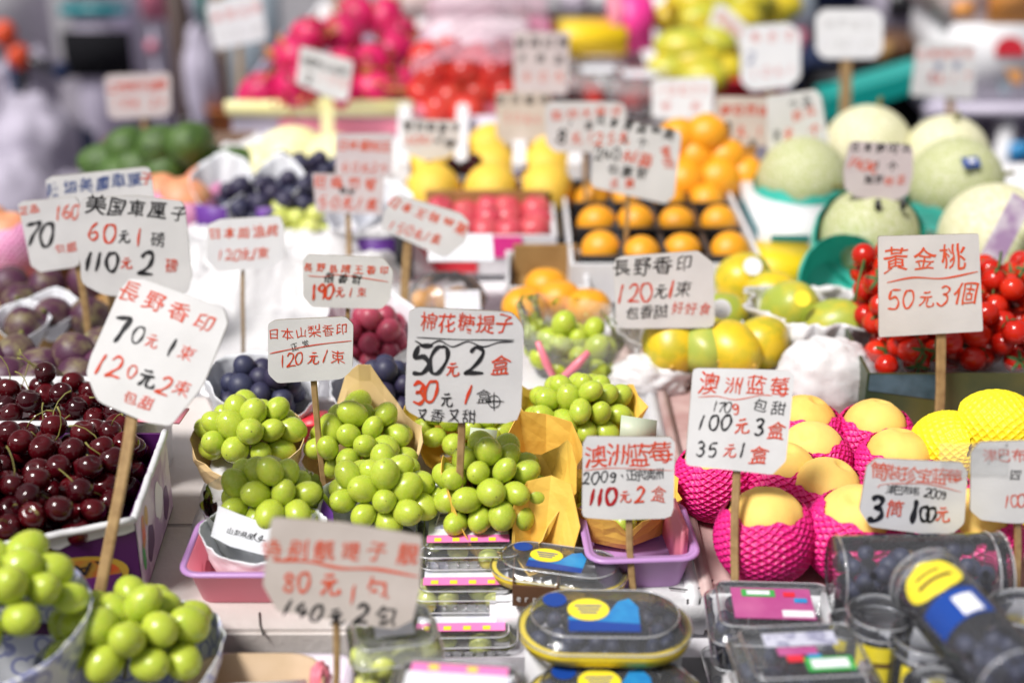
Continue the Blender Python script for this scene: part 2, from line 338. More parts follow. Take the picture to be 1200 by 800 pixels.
def strip(pts, w, seed=0, taper=True):           # pen stroke: smooth ribbon of changing width
    pts = [Vector((p[0], p[1])) for p in pts]; P4 = [pts[0] * 2 - pts[1]] + pts + [pts[-1] * 2 - pts[-2]]; q = []
    for i in range(1, len(P4) - 2):
        a, b, c, d = P4[i - 1:i + 3]
        for k in range(6):
            t = k / 6; q.append(.5 * ((2 * b) + (c - a) * t + (2 * a - 5 * b + 4 * c - d) * t * t + (3 * b - a - 3 * c + d) * t ** 3))
    q.append(pts[-1]); v = []; f = []; n = len(q)
    for i, p in enumerate(q):
        t = (q[min(i + 1, n - 1)] - q[max(i - 1, 0)]).normalized(); s = Vector((-t.y, t.x))
        e = min(i, n - 1 - i); k = (.45, .85, 1)[min(e, 2)] if taper else 1
        k *= 1 + .22 * math.sin(i * .7 + seed)
        v += [p + s * w * k / 2, p - s * w * k / 2]
    for i in range(n - 1): f.append((2 * i + 1, 2 * i + 3, 2 * i + 2, 2 * i))
    return [tuple(p) for p in v], f
class Ink:                                         # collects strokes in photo pixels, mapped later onto the card
    def __init__(s): s.items = []; s.k = 0
    def ch(s, c, x, y, size, color, bold=0, rot=0, sx=1):
        s.k += 1; sd = s.k + len(c) * 3.1 + x * .37; ro = R(rot) + random.uniform(-.06, .06); sh = random.uniform(.0, .20)
        def put(v, f, amp):
            o = []
            for a, b in v:
                if amp:
                    a2 = a + amp * noise.noise(Vector((a * 1.7, b * 1.7, sd))) * 2; b2 = b + amp * noise.noise(Vector((a * 1.7 + 9, b * 1.7, sd))) * 2
                    a, b = a2, b2
                a = (a + sh * b) * size * sx; b = b * size
                o.append((x + a * math.cos(ro) + b * math.sin(ro), y + a * math.sin(ro) - b * math.cos(ro)))
            s.items.append((o, f, color, s.k * 1e-5))
        if c in HAND:
            for st in HAND[c]:
                s.k += 1; put(*strip(st, .085 + .075 * bold, sd), .03)
        else: v, f = glyph(c, (.002 if size > 21 else -.006) + .014 * min(bold, .8) + (.010 if y < 330 and size < 17 else 0)); put(v, f, .06)
    def line(s, text, x0, y0, x1, y1, size, color, bold=0, rot=None, sx=1):
        n = len(text)
        if rot is None: rot = math.degrees(math.atan2(y1 - y0, x1 - x0)) if n > 1 else 0
        for i, c in enumerate(text):
            t = i / (n - 1) if n > 1 else 0
            if c != ' ': s.ch(c, x0 + (x1 - x0) * t, y0 + (y1 - y0) * t + random.uniform(-.05, .05) * size, size * random.uniform(.92, 1.08), color, bold, rot, sx)
    def stroke(s, pts, w, color): s.k += 1; v, f = strip(pts, w, s.k); s.items.append((v, f, color, s.k * 1e-5))
    def build(s, mapper, lift=.0004):              # mapper(px,py,out)->world
        mb = MB()
        for v, f, c, k in s.items: mb.add(([mapper(x, y, lift + k) for x, y in v], f), c)
        return mb
def plane_map(px, py, d, yaw=0, tilt=8):
    c = D(px, py, d); n = Vector((math.sin(R(yaw)) * math.cos(R(tilt)), -math.cos(R(yaw)) * math.cos(R(tilt)), math.sin(R(tilt))))
    def f(x, y, out=0):
        r = ray(x, y); return EYE + r * ((c - EYE).dot(n) / r.dot(n)) + n * out
    return f, n
def roundpoly(poly, k=.16):
    o = []; n = len(poly)
    for i in range(n):
        a, b, c = Vector(poly[i - 1]), Vector(poly[i]), Vector(poly[(i + 1) % n])
        e = min((a - b).length, (c - b).length) * k; p = b + (a - b).normalized() * e; q = b + (c - b).normalized() * e
        for t in (0, .5, 1): o.append(p * (1 - t) ** 2 + b * 2 * t * (1 - t) + q * t * t)
    return o
def sign(poly, d, stick, label, ink, sw=9, face='card', yaw=0, tilt=6, drop=.0, stickmat='bamboo', thick=.0028, rnd=.16):
    cx = sum(p[0] for p in poly) / len(poly); cy = sum(p[1] for p in poly) / len(poly)
    mp, n = plane_map(cx, cy, d, yaw, tilt)
    (tx, ty), (bx_, by_) = stick
    off = Vector((0, 0, 0)) - n * (thick + .0035)
    top = mp(tx, ty - 30, 0) + off; foot = mp(bx_, by_, 0) + off; foot = foot + (foot - top).normalized() * drop
    root = thing('price_sign', label, 'price sign', foot, 'price cards on sticks over the fruit')
    pr = roundpoly(poly, rnd); v = [mp(p[0], p[1], 0) for p in pr] + [mp(p[0], p[1], -thick) for p in pr]; k = len(pr)
    vv = [mp(p[0], p[1], 0) for p in pr]
    mb = MB(); mb.add((v, [tuple(reversed(range(k))), tuple(range(k, 2 * k))]), face)
    mb.add((v, [(j, (j + 1) % k, k + (j + 1) % k, k + j) for j in range(k)]), 'kraftedge')
    # make the outline wind outwards
    part('card', mb, root, smooth=False)
    if ink is not None and ink.items: part('lettering', ink.build(mp), root, smooth=False)
    r = sw / F * d / 2; t = (foot - top).normalized(); side = t.cross(n).normalized(); nn = side.cross(t)
    L = (foot - top).length; rings = []
    for q in (0, .25, .5, .75, 1):
        p = top + (foot - top) * q + side * math.sin(q * 5 + cx) * .0012
        rings.append([p + side * r * a + nn * min(r, .0028) * b for a, b in ((-1, -.7), (-.7, -1), (.7, -1), (1, -.7), (1, .7), (.7, 1), (-.7, 1), (-1, .7))])
    part('stick', MB().add(loft(rings), stickmat), root, smooth=False)
    return root

# ------------------------------------------------------------------ the setting
def struct(name, mb, **k): o = single(name, mb, None, None, **k); o['kind'] = 'structure'; return o
g = MB(); g.add(([(-40, -10, -.85), (40, -10, -.85), (40, 60, -.85), (-40, 60, -.85)], [(0, 1, 2, 3)]), 'paving'); struct('market_pavement', g, smooth=False)
st = thing('stall_table', 'long market stall table with pale boards under all the fruit', 'table', (0, 2.2, -.85))
part('deck', MB().add(loft([[Vector((x, y, z)) for x, y in ((-1.0, 1.13), (1.25, 1.13), (1.25, 2.72), (.42, 2.80), (.42, 4.7), (-.62, 4.7), (-.62, 3.0), (-.82, 2.95), (-.82, 2.32), (-1.0, 2.25))] for z in (-.085, -.045)]), 'deck'), st, smooth=False)
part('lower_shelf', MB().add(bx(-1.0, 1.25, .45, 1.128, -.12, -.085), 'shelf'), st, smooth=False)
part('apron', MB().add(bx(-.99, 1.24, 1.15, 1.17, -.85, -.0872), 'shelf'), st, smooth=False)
for x, y in ((-.9, .55), (1.15, .55), (-.9, 2.5), (1.15, 2.6)): part('leg', MB().add(bx(x - .03, x + .03, y - .03, y + .03, -.85, -.122 if y < 1 else -.087), 'darkbrown'), st, smooth=False)
# pale boards lying on the deck
bl = MB().add(bx(-1.0, -.10, 1.112, 1.305, -.043, -.003, .004), 'ledge').add(bx(-1.0, -.205, 1.3055, 1.62, -.043, -.003, .002), 'ledge')
single('ledge_board', bl, 'stained beige board along the front edge of the stall, cracked near its end', 'board', (-.6, 1.3, -.043), smooth=False)
x0, x1 = P(598, 690).x, P(832, 690).x
single('foam_slab', MB().add(bx(x0 - .02, x1, 1.158, 1.80, -.043, -.002, .006), 'foam'), 'white foam slab under the lilac tray and yellow paper wraps', 'slab', (0, 1.3, -.043))
single('foam_slab', MB().add(bx(-.203, x0 - .022, 1.31, 1.9, -.043, -.003, .005), 'foam'), 'white foam slab under the middle green grape bunches', 'slab', (-.1, 1.5, -.043))

# crumpled white plastic over the middle of the display
def sheet(x0, x1, y0, y1, nx, ny, fz):
    v = []; f = []
    for j in range(ny + 1):
        for i in range(nx + 1):
            x = x0 + (x1 - x0) * i / nx; y = y0 + (y1 - y0) * j / ny; v.append((x, y, fz(x, y, i / nx, j / ny)))
    for j in range(ny):
        for i in range(nx): a = j * (nx + 1) + i; f.append((a, a + 1, a + nx + 2, a + nx + 1))
    return v, f
def crump(x, y, u, v):
    e = min(u, 1 - u, v, 1 - v) * 6; e = max(0, min(1, e))
    n = abs(N3((x, y, 0), 9)) * .075 + abs(N3((x * 1.5 + y, y - x, 2), 22)) * .018 + N3((x, y, 5), 3.2) * .05
    return -.03 + e * (.05 + n)
single('plastic_sheet', MB().add(sheet(-.62, -.10, 1.78, 2.75, 90, 150, crump), 'bagwhite'), 'crumpled white plastic sheet heaped behind the black grapes', 'plastic sheet', (-.3, 2.2, 0), solid=.0012)
def crump2(x, y, u, v): return crump(x, y, u, v) * .55 - .012
single('plastic_sheet', MB().add(sheet(-.353, -.225, 1.19, 1.74, 40, 120, crump2), 'bagwhite'), 'crumpled white plastic strip between the cherry carton and the pink tray', 'plastic sheet', (-.3, 1.5, 0), solid=.0012)
single('display_board', MB().add(bx(.21, 1.2, 1.735, 2.7, -.043, -.012, .003), 'foam'), 'white board beneath the papayas, melons and orange cartons', 'board', (.6, 2.3, -.043), smooth=False)
single('display_board', MB().add(bx(-.61, .2, 1.905, 4.6, -.043, -.033, .003), 'foam'), 'white board beneath the dragon fruits and yellow netted mangoes', 'board', (-.2, 3.2, -.043), smooth=False)

# ------------------------------------------------------------------ fruit makers
def fmesh(name, mb): return mb.mesh(name)
GRAPE = fmesh('grape', MB().add(sphere(r=(1, 1, 1.18), seg=22, rings=14), 'grape').add(sphere((0, 0, 1.17), (.055, .055, .03), 8, 4), 'stalk'))
GPALE = fmesh('grape', MB().add(sphere(r=(1, 1, 1.12), seg=18, rings=12), 'grapepale'))
GPINK = fmesh('grape', MB().add(sphere(seg=18, rings=12), 'pinkgrape')); GBLUE = fmesh('grape', MB().add(sphere(seg=18, rings=12), 'bluegrape'))
def dimple(p, k=.16, q=6): 
    s = math.hypot(p.x, p.y); p = p.copy()
    if p.z > 0: p.z -= k * math.exp(-q * s * s * 3)
    return p
def cherryf(p):
    p = dimple(p, .30, 3); p.x *= 1.05; s = .93 if p.z < 0 else 1; return Vector((p.x * (1 + .03 * (p.y > 0)), p.y, p.z * s))
CHERRY = fmesh('cherry', MB().add(sphere(seg=22, rings=16, fn=cherryf), 'cherry'))
TOMATO = fmesh('tomato', MB().add(sphere(seg=22, rings=14, fn=lambda p: dimple(p, .12, 4)), 'tomato'))
def berryf(p): return dimple(p, .22, 9)
BERRY = fmesh('blueberry', MB().add(sphere(seg=14, rings=10, fn=berryf), 'blueberry'))
def calyxmb():
    mb = MB()
    for k in range(5):
        a = 2 * math.pi * k / 5; c, s = math.cos(a), math.sin(a); v = []
        for t, wd, z in ((.05, .10, .92), (.45, .16, .95), (.85, .09, .72), (1.05, .01, .62)):
            v += [(c * t - s * wd, s * t + c * wd, z), (c * t + s * wd, s * t - c * wd, z)]
        mb.add((v, [(0, 2, 3, 1), (2, 4, 5, 3), (4, 6, 7, 5)]), 'calyx')
    mb.add(tube([(0, 0, .85), (.05, .02, 1.15), (.18, .05, 1.4)], .07, 6), 'calyx'); return mb
CALYX = fmesh('calyx', calyxmb())
CSTEM = fmesh('stem', MB().add(tube([(0, 0, .68), (.1, 0, 1.2), (.5, .15, 2.0), (1.1, .3, 2.6), (1.6, .3, 2.75)], [.055, .05, .045, .05, .09], 6), 'cherrystem'))
def rrot(): return (random.uniform(0, 6.28), random.uniform(0, 6.28), random.uniform(0, 6.28))
def ball(name, me, c, r, label, cat, group, rot=None, squash=(1, 1, 1)):
    return link(name, me, None, c, rot if rot else rrot(), (r * squash[0], r * squash[1], r * squash[2]), label, cat, group)
def bunch(c, rad, n, gr, label, group='bunches of grapes', me=None, tilt=(0, 0, 0), stalk=True, keep=-.8):
    c = Vector(c); root = thing('grape_bunch', label, 'grapes', c, group); me = me or GRAPE
    rad = np.array(rad); q_ = rad - gr; n = int(4 * math.pi * (((q_[0] * q_[1]) ** 1.6 + (q_[0] * q_[2]) ** 1.6 + (q_[1] * q_[2]) ** 1.6) / 3) ** (1 / 1.6) / (3.46 * gr * gr) * 1.22) + 3; ii = np.arange(n) + .5; ph = np.arccos(1 - 2 * ii / n); th = math.pi * (1 + 5 ** .5) * ii
    p = np.stack([np.cos(th) * np.sin(ph), np.sin(th) * np.sin(ph), np.cos(ph)], 1) + rng.normal(0, .13, (n, 3))
    inner = rad - gr
    p = p / np.linalg.norm(p, axis=1)[:, None] * inner * rng.uniform(.9, 1.02, (n, 1))
    for it in range(40):
        d = p[:, None] - p[None]; L = np.linalg.norm(d, axis=2) + np.eye(n); push = np.clip(2.02 * gr - L, 0, None) * .28 * (1 - np.eye(n))
        p = p + (d / L[..., None] * push[..., None]).sum(1)
        q = np.linalg.norm(p / inner, axis=1)[:, None]; p = p * (1 + .2 * (np.clip(1 / q, .9, 1.1) - 1))
    m = Euler(tilt).to_matrix()
    for k in range(n):
        q = Vector(p[k])
        if q.z < keep * rad[2]: continue
        dirn = (q.normalized() + Vector(rng.normal(0, .35, 3))).normalized()
        s = gr * random.uniform(.83, 1.13)
        link('grape', me, root, m @ q, (m @ dirn).to_track_quat('Z', 'Y').to_euler(), (s, s * random.uniform(.94, 1.03), s * random.uniform(.97, 1.1)))
    if stalk:
        mb = MB(); 
        for k in range(0, n, 4): mb.add(tube([(0, 0, -.2 * rad[2]), tuple(m @ Vector(p[k] * .4)), tuple(m @ Vector(p[k]))], .0016, 5, False), 'stalk')
        part('stalk', mb, root, world=False)
    return root
def interp(hs, a):
    hs = sorted(hs); n = len(hs); a %= 360
    for i in range(n):
        a0, h0 = hs[i]; a1, h1 = hs[(i + 1) % n]; a1 = a1 if a1 > a0 else a1 + 360; x = a if a >= a0 else a + 360
        if a0 <= x <= a1: return h0 + (h1 - h0) * (x - a0) / (a1 - a0)
    return hs[0][1]
def wrapper(base, rb, rt, hs, m, label, name='paper_wrap', cat='paper wrap', group=None, lean=(0, 0), seed=1, crease=.07, power=.8, solid=.0008, seg=96, rows=18, pr=None):
    facet = m in ('yellowpaper', 'tanpaper')
    if facet: seg, rows, crease = min(seg, 30), 6, crease * 1.15
    base = Vector(base); v = []; f = []
    for i in range(rows + 1):
        t = i / rows
        for j in range(seg):
            a = 2 * math.pi * j / seg; h = interp(hs, 360 * j / seg)
            k = 1 + crease * (.9 * N3((math.cos(a) * 2.3, math.sin(a) * 2.3, t * 1.2), 1, seed) + .9 * abs(N3((math.cos(a) * 3, math.sin(a) * 3, t * 2.5), 1.3, seed + 3)) - .3 + .5 * abs(N3((math.cos(a) * 6, math.sin(a) * 6, t * 4), 1, seed + 8)) + .3 * abs(N3((math.cos(a) * 13, math.sin(a) * 13, t * 9), 1, seed + 5))) * (.3 + t)
            s = t ** power; x = (rb[0] + (rt[0] - rb[0]) * s) * math.cos(a) * k; y = (rb[1] + (rt[1] - rb[1]) * s) * math.sin(a) * k
            v.append((base.x + x + lean[0] * t, base.y + y + lean[1] * t, base.z + h * t + .004 * N3((x * 30, y * 30, t), 1, seed)))
    for i in range(rows):
        for j in range(seg): k = (j + 1) % seg; f.append((i * seg + j, i * seg + k, (i + 1) * seg + k, (i + 1) * seg + j))
    f.append(tuple(range(seg)))
    return single(name, MB().add((v, f), m), label, cat, base, smooth=not facet, group=group, solid=solid)
def heap(sample, n, r, base, mound=lambda x, y: 0, tries=14):
    pts = []
    for _ in range(n):
        best = None
        for _ in range(tries):
            x, y = sample(); z = base + r
            for (a, b, c) in pts:
                d2 = (a - x) ** 2 + (b - y) ** 2
                if d2 < 4 * r * r * .92: z = max(z, c + math.sqrt(4 * r * r * .92 - d2))
            s = z - mound(x, y)
            if best is None or s < best[0]: best = (s, x, y, z)
        pts.append(best[1:])
    return pts
def quadsample(A, B, C, Dd, m=0.0):
    def f():
        u, v = random.uniform(m, 1 - m), random.uniform(m, 1 - m)
        A_, B_, C_, D_ = (Vector((p[0], p[1])) for p in (A, B, C, Dd)); q = (A_ * (1 - u) + D_ * u) * (1 - v) + (B_ * (1 - u) + C_ * u) * v
        return q.x, q.y
    return f
# foam net: a cup with a raised diamond lattice
def netmesh(rx, rz, th0, th1, nu, m, amp=.075, seg=240, rows=96, wavy=.03, sq=1):
    v = []; f = []
    for i in range(rows + 1):
        t = i / rows
        for j in range(seg):
            a = 2 * math.pi * j / seg; th = th0 + (th1 - th0) * t + (wavy * math.sin(a * 5 + 1) + wavy * .6 * math.sin(a * 11)) * t
            q = t * nu * .55
            d1 = abs(((a / (2 * math.pi) * nu + q) % 1) - .5) * 2; d2 = abs(((a / (2 * math.pi) * nu - q) % 1) - .5) * 2
            k = 1 + amp * (max(max(0, 1 - d1 * 2.6), max(0, 1 - d2 * 2.6)) ** .75 - .5) * (1 if t < .985 else .5)
            s = math.sin(th); z = -math.cos(th)
            if z < -.8: z = -.8 + (z + .8) * .25
            v.append((rx * s * math.cos(a) * k, rx * sq * s * math.sin(a) * k, rz * z * (1 + (k - 1) * .3)))
    for i in range(rows):
        for j in range(seg): k = (j + 1) % seg; f.append((i * seg + j, i * seg + k, (i + 1) * seg + k, (i + 1) * seg + j))
    n = len(v); v.append((0, 0, -rz * .84)); f += [(n, (j + 1) % seg, j) for j in range(seg)]
    return fmesh('net', MB().add((v, f), m))
PNET = netmesh(.051, .050, .25, 2.28, 24, 'pinknet', .085, wavy=.045); YNET = netmesh(.046, .048, .25, 2.75, 22, 'yellownet', .05)
def peachf(p):
    a = math.atan2(p.y, p.x); k = 1 - .05 * math.exp(-(a / .25) ** 2) * (1 - abs(p.z) * .3); p = dimple(p, .14, 6)
    return Vector((p.x * k, p.y * k, p.z * .95 + (.03 if p.z > .9 else 0)))
PEACH = fmesh('peach', MB().add(sphere(r=.0445, seg=40, rings=28, fn=peachf), 'peach'))
def peach(px, py, label, zt=.0, tilt=(0, 0, 0), net=True, fruit=True, k=1.0):
    c = P(px, py, zt + .046 * k); c.z = zt + .0425 * k
    if net: n_ = link('foam_fruit_net', PNET, None, c, (tilt[0], tilt[1], random.uniform(0, 6)), (k,) * 3, 'pink net around the ' + label, 'foam net', 'pink foam nets on the peaches')
    if fruit: link('peach', PEACH, None, c + Vector((0, 0, .014 * k)), (tilt[0] + random.uniform(-.35, .35), tilt[1] + random.uniform(-.35, .35), random.uniform(-2.6, -.6)), (.91 * k,) * 3, label, 'peach', 'yellow peaches in the carton')

# ------------------------------------------------------------------ cherries
A, B, C, Dd = (-.355, 1.160), (-.366, 1.340), (-.72, 1.340), (-.72, 1.005)
ctn = thing('cherry_carton', 'purple printed carton full of dark cherries with a worn white rim', 'carton', (-.52, 1.2, -.003))
part('carton_body', MB().add(quadbox(A, B, C, Dd, -.002, .088, .004, .01), 'purplecard'), ctn, smooth=False)
def facemap(p0, p1, z0, z1, out):      # (u,v) on a vertical wall between two plan points
    a, b = Vector((p0[0], p0[1], 0)), Vector((p1[0], p1[1], 0)); n = (b - a).cross(Vector((0, 0, 1))).normalized()
    return lambda u, v, o=0: a + (b - a) * u + Vector((0, 0, z0 + (z1 - z0) * v)) + n * (out + o)
FM = facemap(Dd, A, 0, .088, .0008)     # front wall; u=1 at the corner
SM = facemap(A, B, 0, .088, .0008)      # side wall
def ell(cu, cv, ru, rv, mp, o, n=32): return [mp(cu + ru * math.cos(2 * math.pi * k / n), cv + rv * math.sin(2 * math.pi * k / n), o) for k in range(n)], [tuple(range(n))]
mb = MB()
v = []; k = 40                          # torn white rim, ragged lower edge
for i in range(k + 1):
    u = i / k; v += [FM(u, 1.0), FM(u, .88 - .10 * abs(N3((u * 14, 0, 0), 1)) - .06 * abs(N3((u * 50, 0, 3), 1)))]
mb.add((v, [(2 * i + 1, 2 * i + 3, 2 * i + 2, 2 * i) for i in range(k)]), 'cartonwhite')
mb.add(ell(.82, .42, .155, .29, FM, .0004), 'goldprint'); mb.add(ell(.82, .42, .135, .25, FM, .0007), 'orangeprint')
mb.add(([FM(.785, .34, .001), FM(.84, .34, .001), FM(.84, .46, .001), FM(.785, .46, .001)], [(0, 1, 2, 3)]), 'whiteprint')
part('front_print', mb, ctn, smooth=False)
ink = Ink()
def quickink(text, mp, u0, u1, v, size, color, flip=False, o=.0012, asp=1.0, bold=1):
    it = MB(); n = len(text); 
    for i, c in enumerate(text):
        if c == ' ': continue
        gv, gf = glyph(c, .01 * bold); u = u0 + (u1 - u0) * (i / max(1, n - 1)); s = -1 if flip else 1
        it.add(([mp(u + a * size * s * asp, v + b * size * s, o) for a, b in gv], gf), color)
    return it
it = quickink('RASIN', FM, .915, .745, .54, .20, 'black', True, asp=.30)
part('lettering', it, ctn, smooth=False)
part('base_lettering', quickink('ODIC', FM, .93, .84, .10, .2, 'whiteprint', True, asp=.30), ctn, smooth=False)
mb = MB(); v = []
mb.add(([SM(.01, .02), SM(.99, .02), SM(.99, .97), SM(.01, .97)], [(0, 1, 2, 3)]), 'lilacprint')
for cu, cv, ru, rv, m_ in ((.16, .62, .05, .2, 'orangeprint'), (.12, .42, .04, .14, 'greenprint'), (.26, .75, .04, .13, 'goldprint'), (.3, .35, .09, .2, 'purplecard'), (.6, .5, .12, .24, 'whiteprint'), (.8, .3, .08, .2, 'purplecard')):
    p, f_ = ell(cu, cv, ru, rv, SM, .0004, 18); c0 = sum(p, Vector()) / len(p); p = [c0 + (q - c0) * (1 + .5 * N3(q, 60)) for q in p]; mb.add((p, f_), m_)
part('side_print', mb, ctn, smooth=False)
mb = MB(); 
for (a, b) in ((A, B), (Dd, A)):        # worn pale rim fold
    pts = [Vector((a[0] + (b[0] - a[0]) * i / 24, a[1] + (b[1] - a[1]) * i / 24, .0885 + .0018 * N3((i * .9, a[0], 0), 1))) for i in range(25)]
    mb.add(tube(pts, .0038, 7), 'cartonwhite')
part('rim', mb, ctn)
def cherries(quad, n, base, mound, label, group, stemlabel, stemgroup, sf=.3, r=.0128, xmin=-9):
    for (x, y, z) in heap(quadsample(*quad, .06), n, r, base, mound, 18):
        st_ = random.random() < sf; t = (random.uniform(-.7, .7), random.uniform(-.7, .7), random.uniform(0, 6.28)); k = r * random.uniform(.93, 1.07)
        o = link('cherry', CHERRY, None, (x, y, z), t, (k,) * 3, stemlabel if st_ else label, 'cherry', stemgroup if st_ else group)
        if st_: link('stem', CSTEM, o)
qi = ((-.367, 1.150), (-.376, 1.335), (-.585, 1.335), (-.585, 1.06))
single('carton_liner', MB().add(sheet(-.70, -.37, 1.06, 1.335, 4, 4, lambda x, y, u, v: .042 if y > 1.155 - .43 * (-.36 - x) else .03), 'purplecard'), 'dark purple card liner beneath the cherries of the printed carton', 'carton liner', (-.5, 1.2, .04), solid=.002)
cherries(qi, 175, .040, lambda x, y: .002 + .012 * max(0, 1 - ((x + .49) / .14) ** 2), 'glossy dark cherry without its stem, heaped in the purple carton', 'stemless cherries in the purple carton', 'dark cherry with a thin pale stem, heaped in the purple carton', 'stemmed cherries in the purple carton')
bk = thing('foam_cherry_box', 'white foam box of cherries behind the purple carton', 'foam box', (-.56, 1.46, 0))
part('box_body', MB().add(tray(.40, .11, .088, .97, .004, .006, .02, TR(-.585, 1.418, -.002)), 'foam'), bk)
cherries(((-.40, 1.375), (-.40, 1.462), (-.62, 1.462), (-.62, 1.375)), 44, .056, lambda x, y: .004, 'dark cherry in the white foam box behind the purple carton', 'cherries in the white foam box', 'dark cherry with its stem on in the white foam box', 'stemmed cherries in the white foam box', .15)

# ------------------------------------------------------------------ figs and the far side by the figs
def figf(p): 
    k = 1 - .28 * max(0, p.z) ** 1.5; return Vector((p.x * k, p.y * k, p.z * (1.12 if p.z > 0 else .88)))
FIG = fmesh('fig', MB().add(sphere(seg=24, rings=16, fn=figf), 'fig').add(tube([(0, 0, 1.02), (.05, 0, 1.3)], [.16, .1], 7), 'stalk'))
a = P(132, 394, .0); b = P(128, 305, .0)
fb = thing('fig_carton', 'brown cardboard tray of figs in white foam cups', 'carton', (-.75, 2.0, 0))
part('tray_body', MB().add(quadbox((a.x, a.y), (b.x - .01, b.y), (-.98, b.y), (-.98, a.y - .03), -.03, .045, .006, .01), 'cartonbrown'), fb, smooth=False)
for i, (px, py) in enumerate(((12, 334), (56, 336), (24, 356), (100, 330), (62, 372), (104, 372), (28, 384))):
    c = P(px, py, .035); cup = i in (4, 6)
    ball('fig', FIG, c, .029, 'purple green fig lying in the brown cardboard tray' if not cup else 'purple fig in a white foam cup in the brown tray', 'fig', 'figs in the brown tray' if not cup else 'figs in foam cups', rot=(R(random.uniform(50, 110)), random.uniform(-.5, .5), random.uniform(0, 6)))
    if cup: wrapper((c.x, c.y, c.z - .03), (.012, .012), (.036, .034), [(0, .045), (90, .06), (180, .05), (270, .028)], 'whitepaper', 'white foam cup around a fig in the brown tray', 'foam_cup', 'foam cup', 'white foam cups in the fig tray', seed=i)
for i, (px, py, z) in enumerate(((18, 420, .05), (50, 434, .05), (88, 416, .065), (8, 446, .06), (46, 452, .06), (92, 446, .05), (120, 436, .05), (120, 410, .05), (-10, 425, .05))):
    c = P(px, py, z); ball('fig', FIG, c, .030, 'ripe purple fig in the loose row between the brown tray and the cherries', 'fig', 'loose ripe figs in front of the tray', rot=(R(random.uniform(20, 120)), random.uniform(-.5, .5), random.uniform(0, 6)))
single('fig_box', MB().add(tray(.36, .16, .05, .95, .004, .004, .01, TR(-.72, P(50, 440, .03).y + .01, -.03)), 'blackplastic'), 'shallow dark box that holds the loose ripe figs', 'box', (-.7, 1.75, -.03))
single('red_paper', MB().add(box((P(8, 462, .07).x, P(8, 462, .07).y, .075), (.11, .05, .002), .2), 'redplastic'), 'red paper flap beside the white foam cherry box', 'paper', (-.55, 1.6, .075))
single('red_paper', MB().add(box((P(190, 492, .088).x, P(190, 492, .088).y, .094), (.05, .035, .002), -.1), 'pinktray'), 'pinkish red paper scrap on the far rim of the cherry carton', 'paper', (-.36, 1.37, .092))
M['rosyorange'] = mat('rosy_orange', (.78, .26, .16), .5, (.80, .40, .18), 14)
ROSYM = fmesh('mango', MB().add(sphere(r=.0445, seg=32, rings=22, fn=peachf), 'rosyorange'))
FNET = netmesh(.056, .056, .25, 2.2, 26, 'fogpink', .05, 208, 60)
for px, py, k, lab in ((14, 292, 1.0, 'pink foam net on a mango by the fig tray'), (-16, 275, .9, 'pink foam net with an orange top near the fig tray'), (218, 248, 1.0, 'pink foam net lying before the avocados'), (247, 232, 1.05, 'large pink foam net beside the purple printed paper'), (190, 240, .9, 'small pink foam net behind the price cards')):
    c = P(px, py, .04); link('foam_fruit_net', FNET, None, c, (random.uniform(-.4, .4), random.uniform(-.4, .4), 1), (k,) * 3, lab, 'foam net', 'pale pink foam nets')
    link('netted_mango', ROSYM, None, c + Vector((0, 0, .012)), (0, 0, 1), (1.05 * k,) * 3, 'rosy orange fruit inside the ' + lab.replace('foam net', 'net').replace('large ', 'big '), 'mango', 'fruit in pale pink nets')
AVO = fmesh('avocado', MB().add(sphere(seg=24, rings=16, fn=lambda p: Vector((p.x * (1 - .2 * p.z), p.y * (1 - .2 * p.z), p.z * 1.25))), 'avocado'))
for px, py, z in ((122, 192, .03), (152, 172, .07), (158, 198, .04), (192, 172, .08), (200, 200, .04), (232, 186, .05), (255, 202, .04), (275, 196, .04), (225, 168, .09), (140, 205, .03)):
    ball('avocado', AVO, P(px, py, z + .025), .038, 'dark green avocado heaped behind the purple printed paper', 'avocado', 'avocados in a heap', rot=(R(80), random.uniform(-.5, .5), random.uniform(0, 6)))
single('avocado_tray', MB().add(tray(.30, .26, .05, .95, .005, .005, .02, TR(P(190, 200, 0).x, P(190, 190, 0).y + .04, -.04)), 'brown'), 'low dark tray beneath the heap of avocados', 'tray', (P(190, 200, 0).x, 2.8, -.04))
POM = fmesh('pomelo', MB().add(sphere(seg=32, rings=20), 'pomelo'))
for px, py, r, lab in ((345, 196, .074, 'big pale yellow pomelo in front of the dragon fruits'), (392, 202, .07, 'pale pomelo half behind a white price stick'), (308, 206, .06, 'small pale pomelo beside the dark grapes')):
    ball('pomelo', POM, P(px, py, r - .02), r, lab, 'pomelo', 'pale pomelos')
for i, (px, py, s, lab) in enumerate(((264, 262, 1.0, 'purple printed white paper cone left of the dark grapes'.replace('left of', 'beside')), (452, 300, 1.0, 'purple printed white paper cone behind the small price card'), (330, 262, .8, 'purple printed white paper cone before the dark grapes'), (415, 292, .9, 'purple printed white paper cone on the white plastic sheet'))):
    b_ = P(px, py, .02); wrapper((b_.x, b_.y, .0), (.02 * s, .02 * s), (.05 * s, .05 * s), [(0, .1), (90, .13), (180, .1), (250, .06), (290, .07)], 'whitepaper', lab, seed=20 + i)
    single('paper_print', MB().add(box((b_.x - .008, b_.y - .062 * s, .045), (.055 * s, .0015, .05 * s), .3 * (i - 1)), 'purpleprint'), 'purple grape picture label on the ' + lab.split('paper ')[1].replace('cone', 'paper cone'), 'label', (b_.x, b_.y - .05, .045))
c = P(318, 232, .06); bunch((c.x, c.y, .05), (.10, .07, .045), 36, .0155, 'dark blue grape bunch behind the white plastic sheet', me=GBLUE)
c = P(352, 225, .06); bunch((c.x, c.y + .05, .06), (.08, .06, .05), 30, .015, 'very dark grapes half hidden behind the pink price card', me=GBLUE)
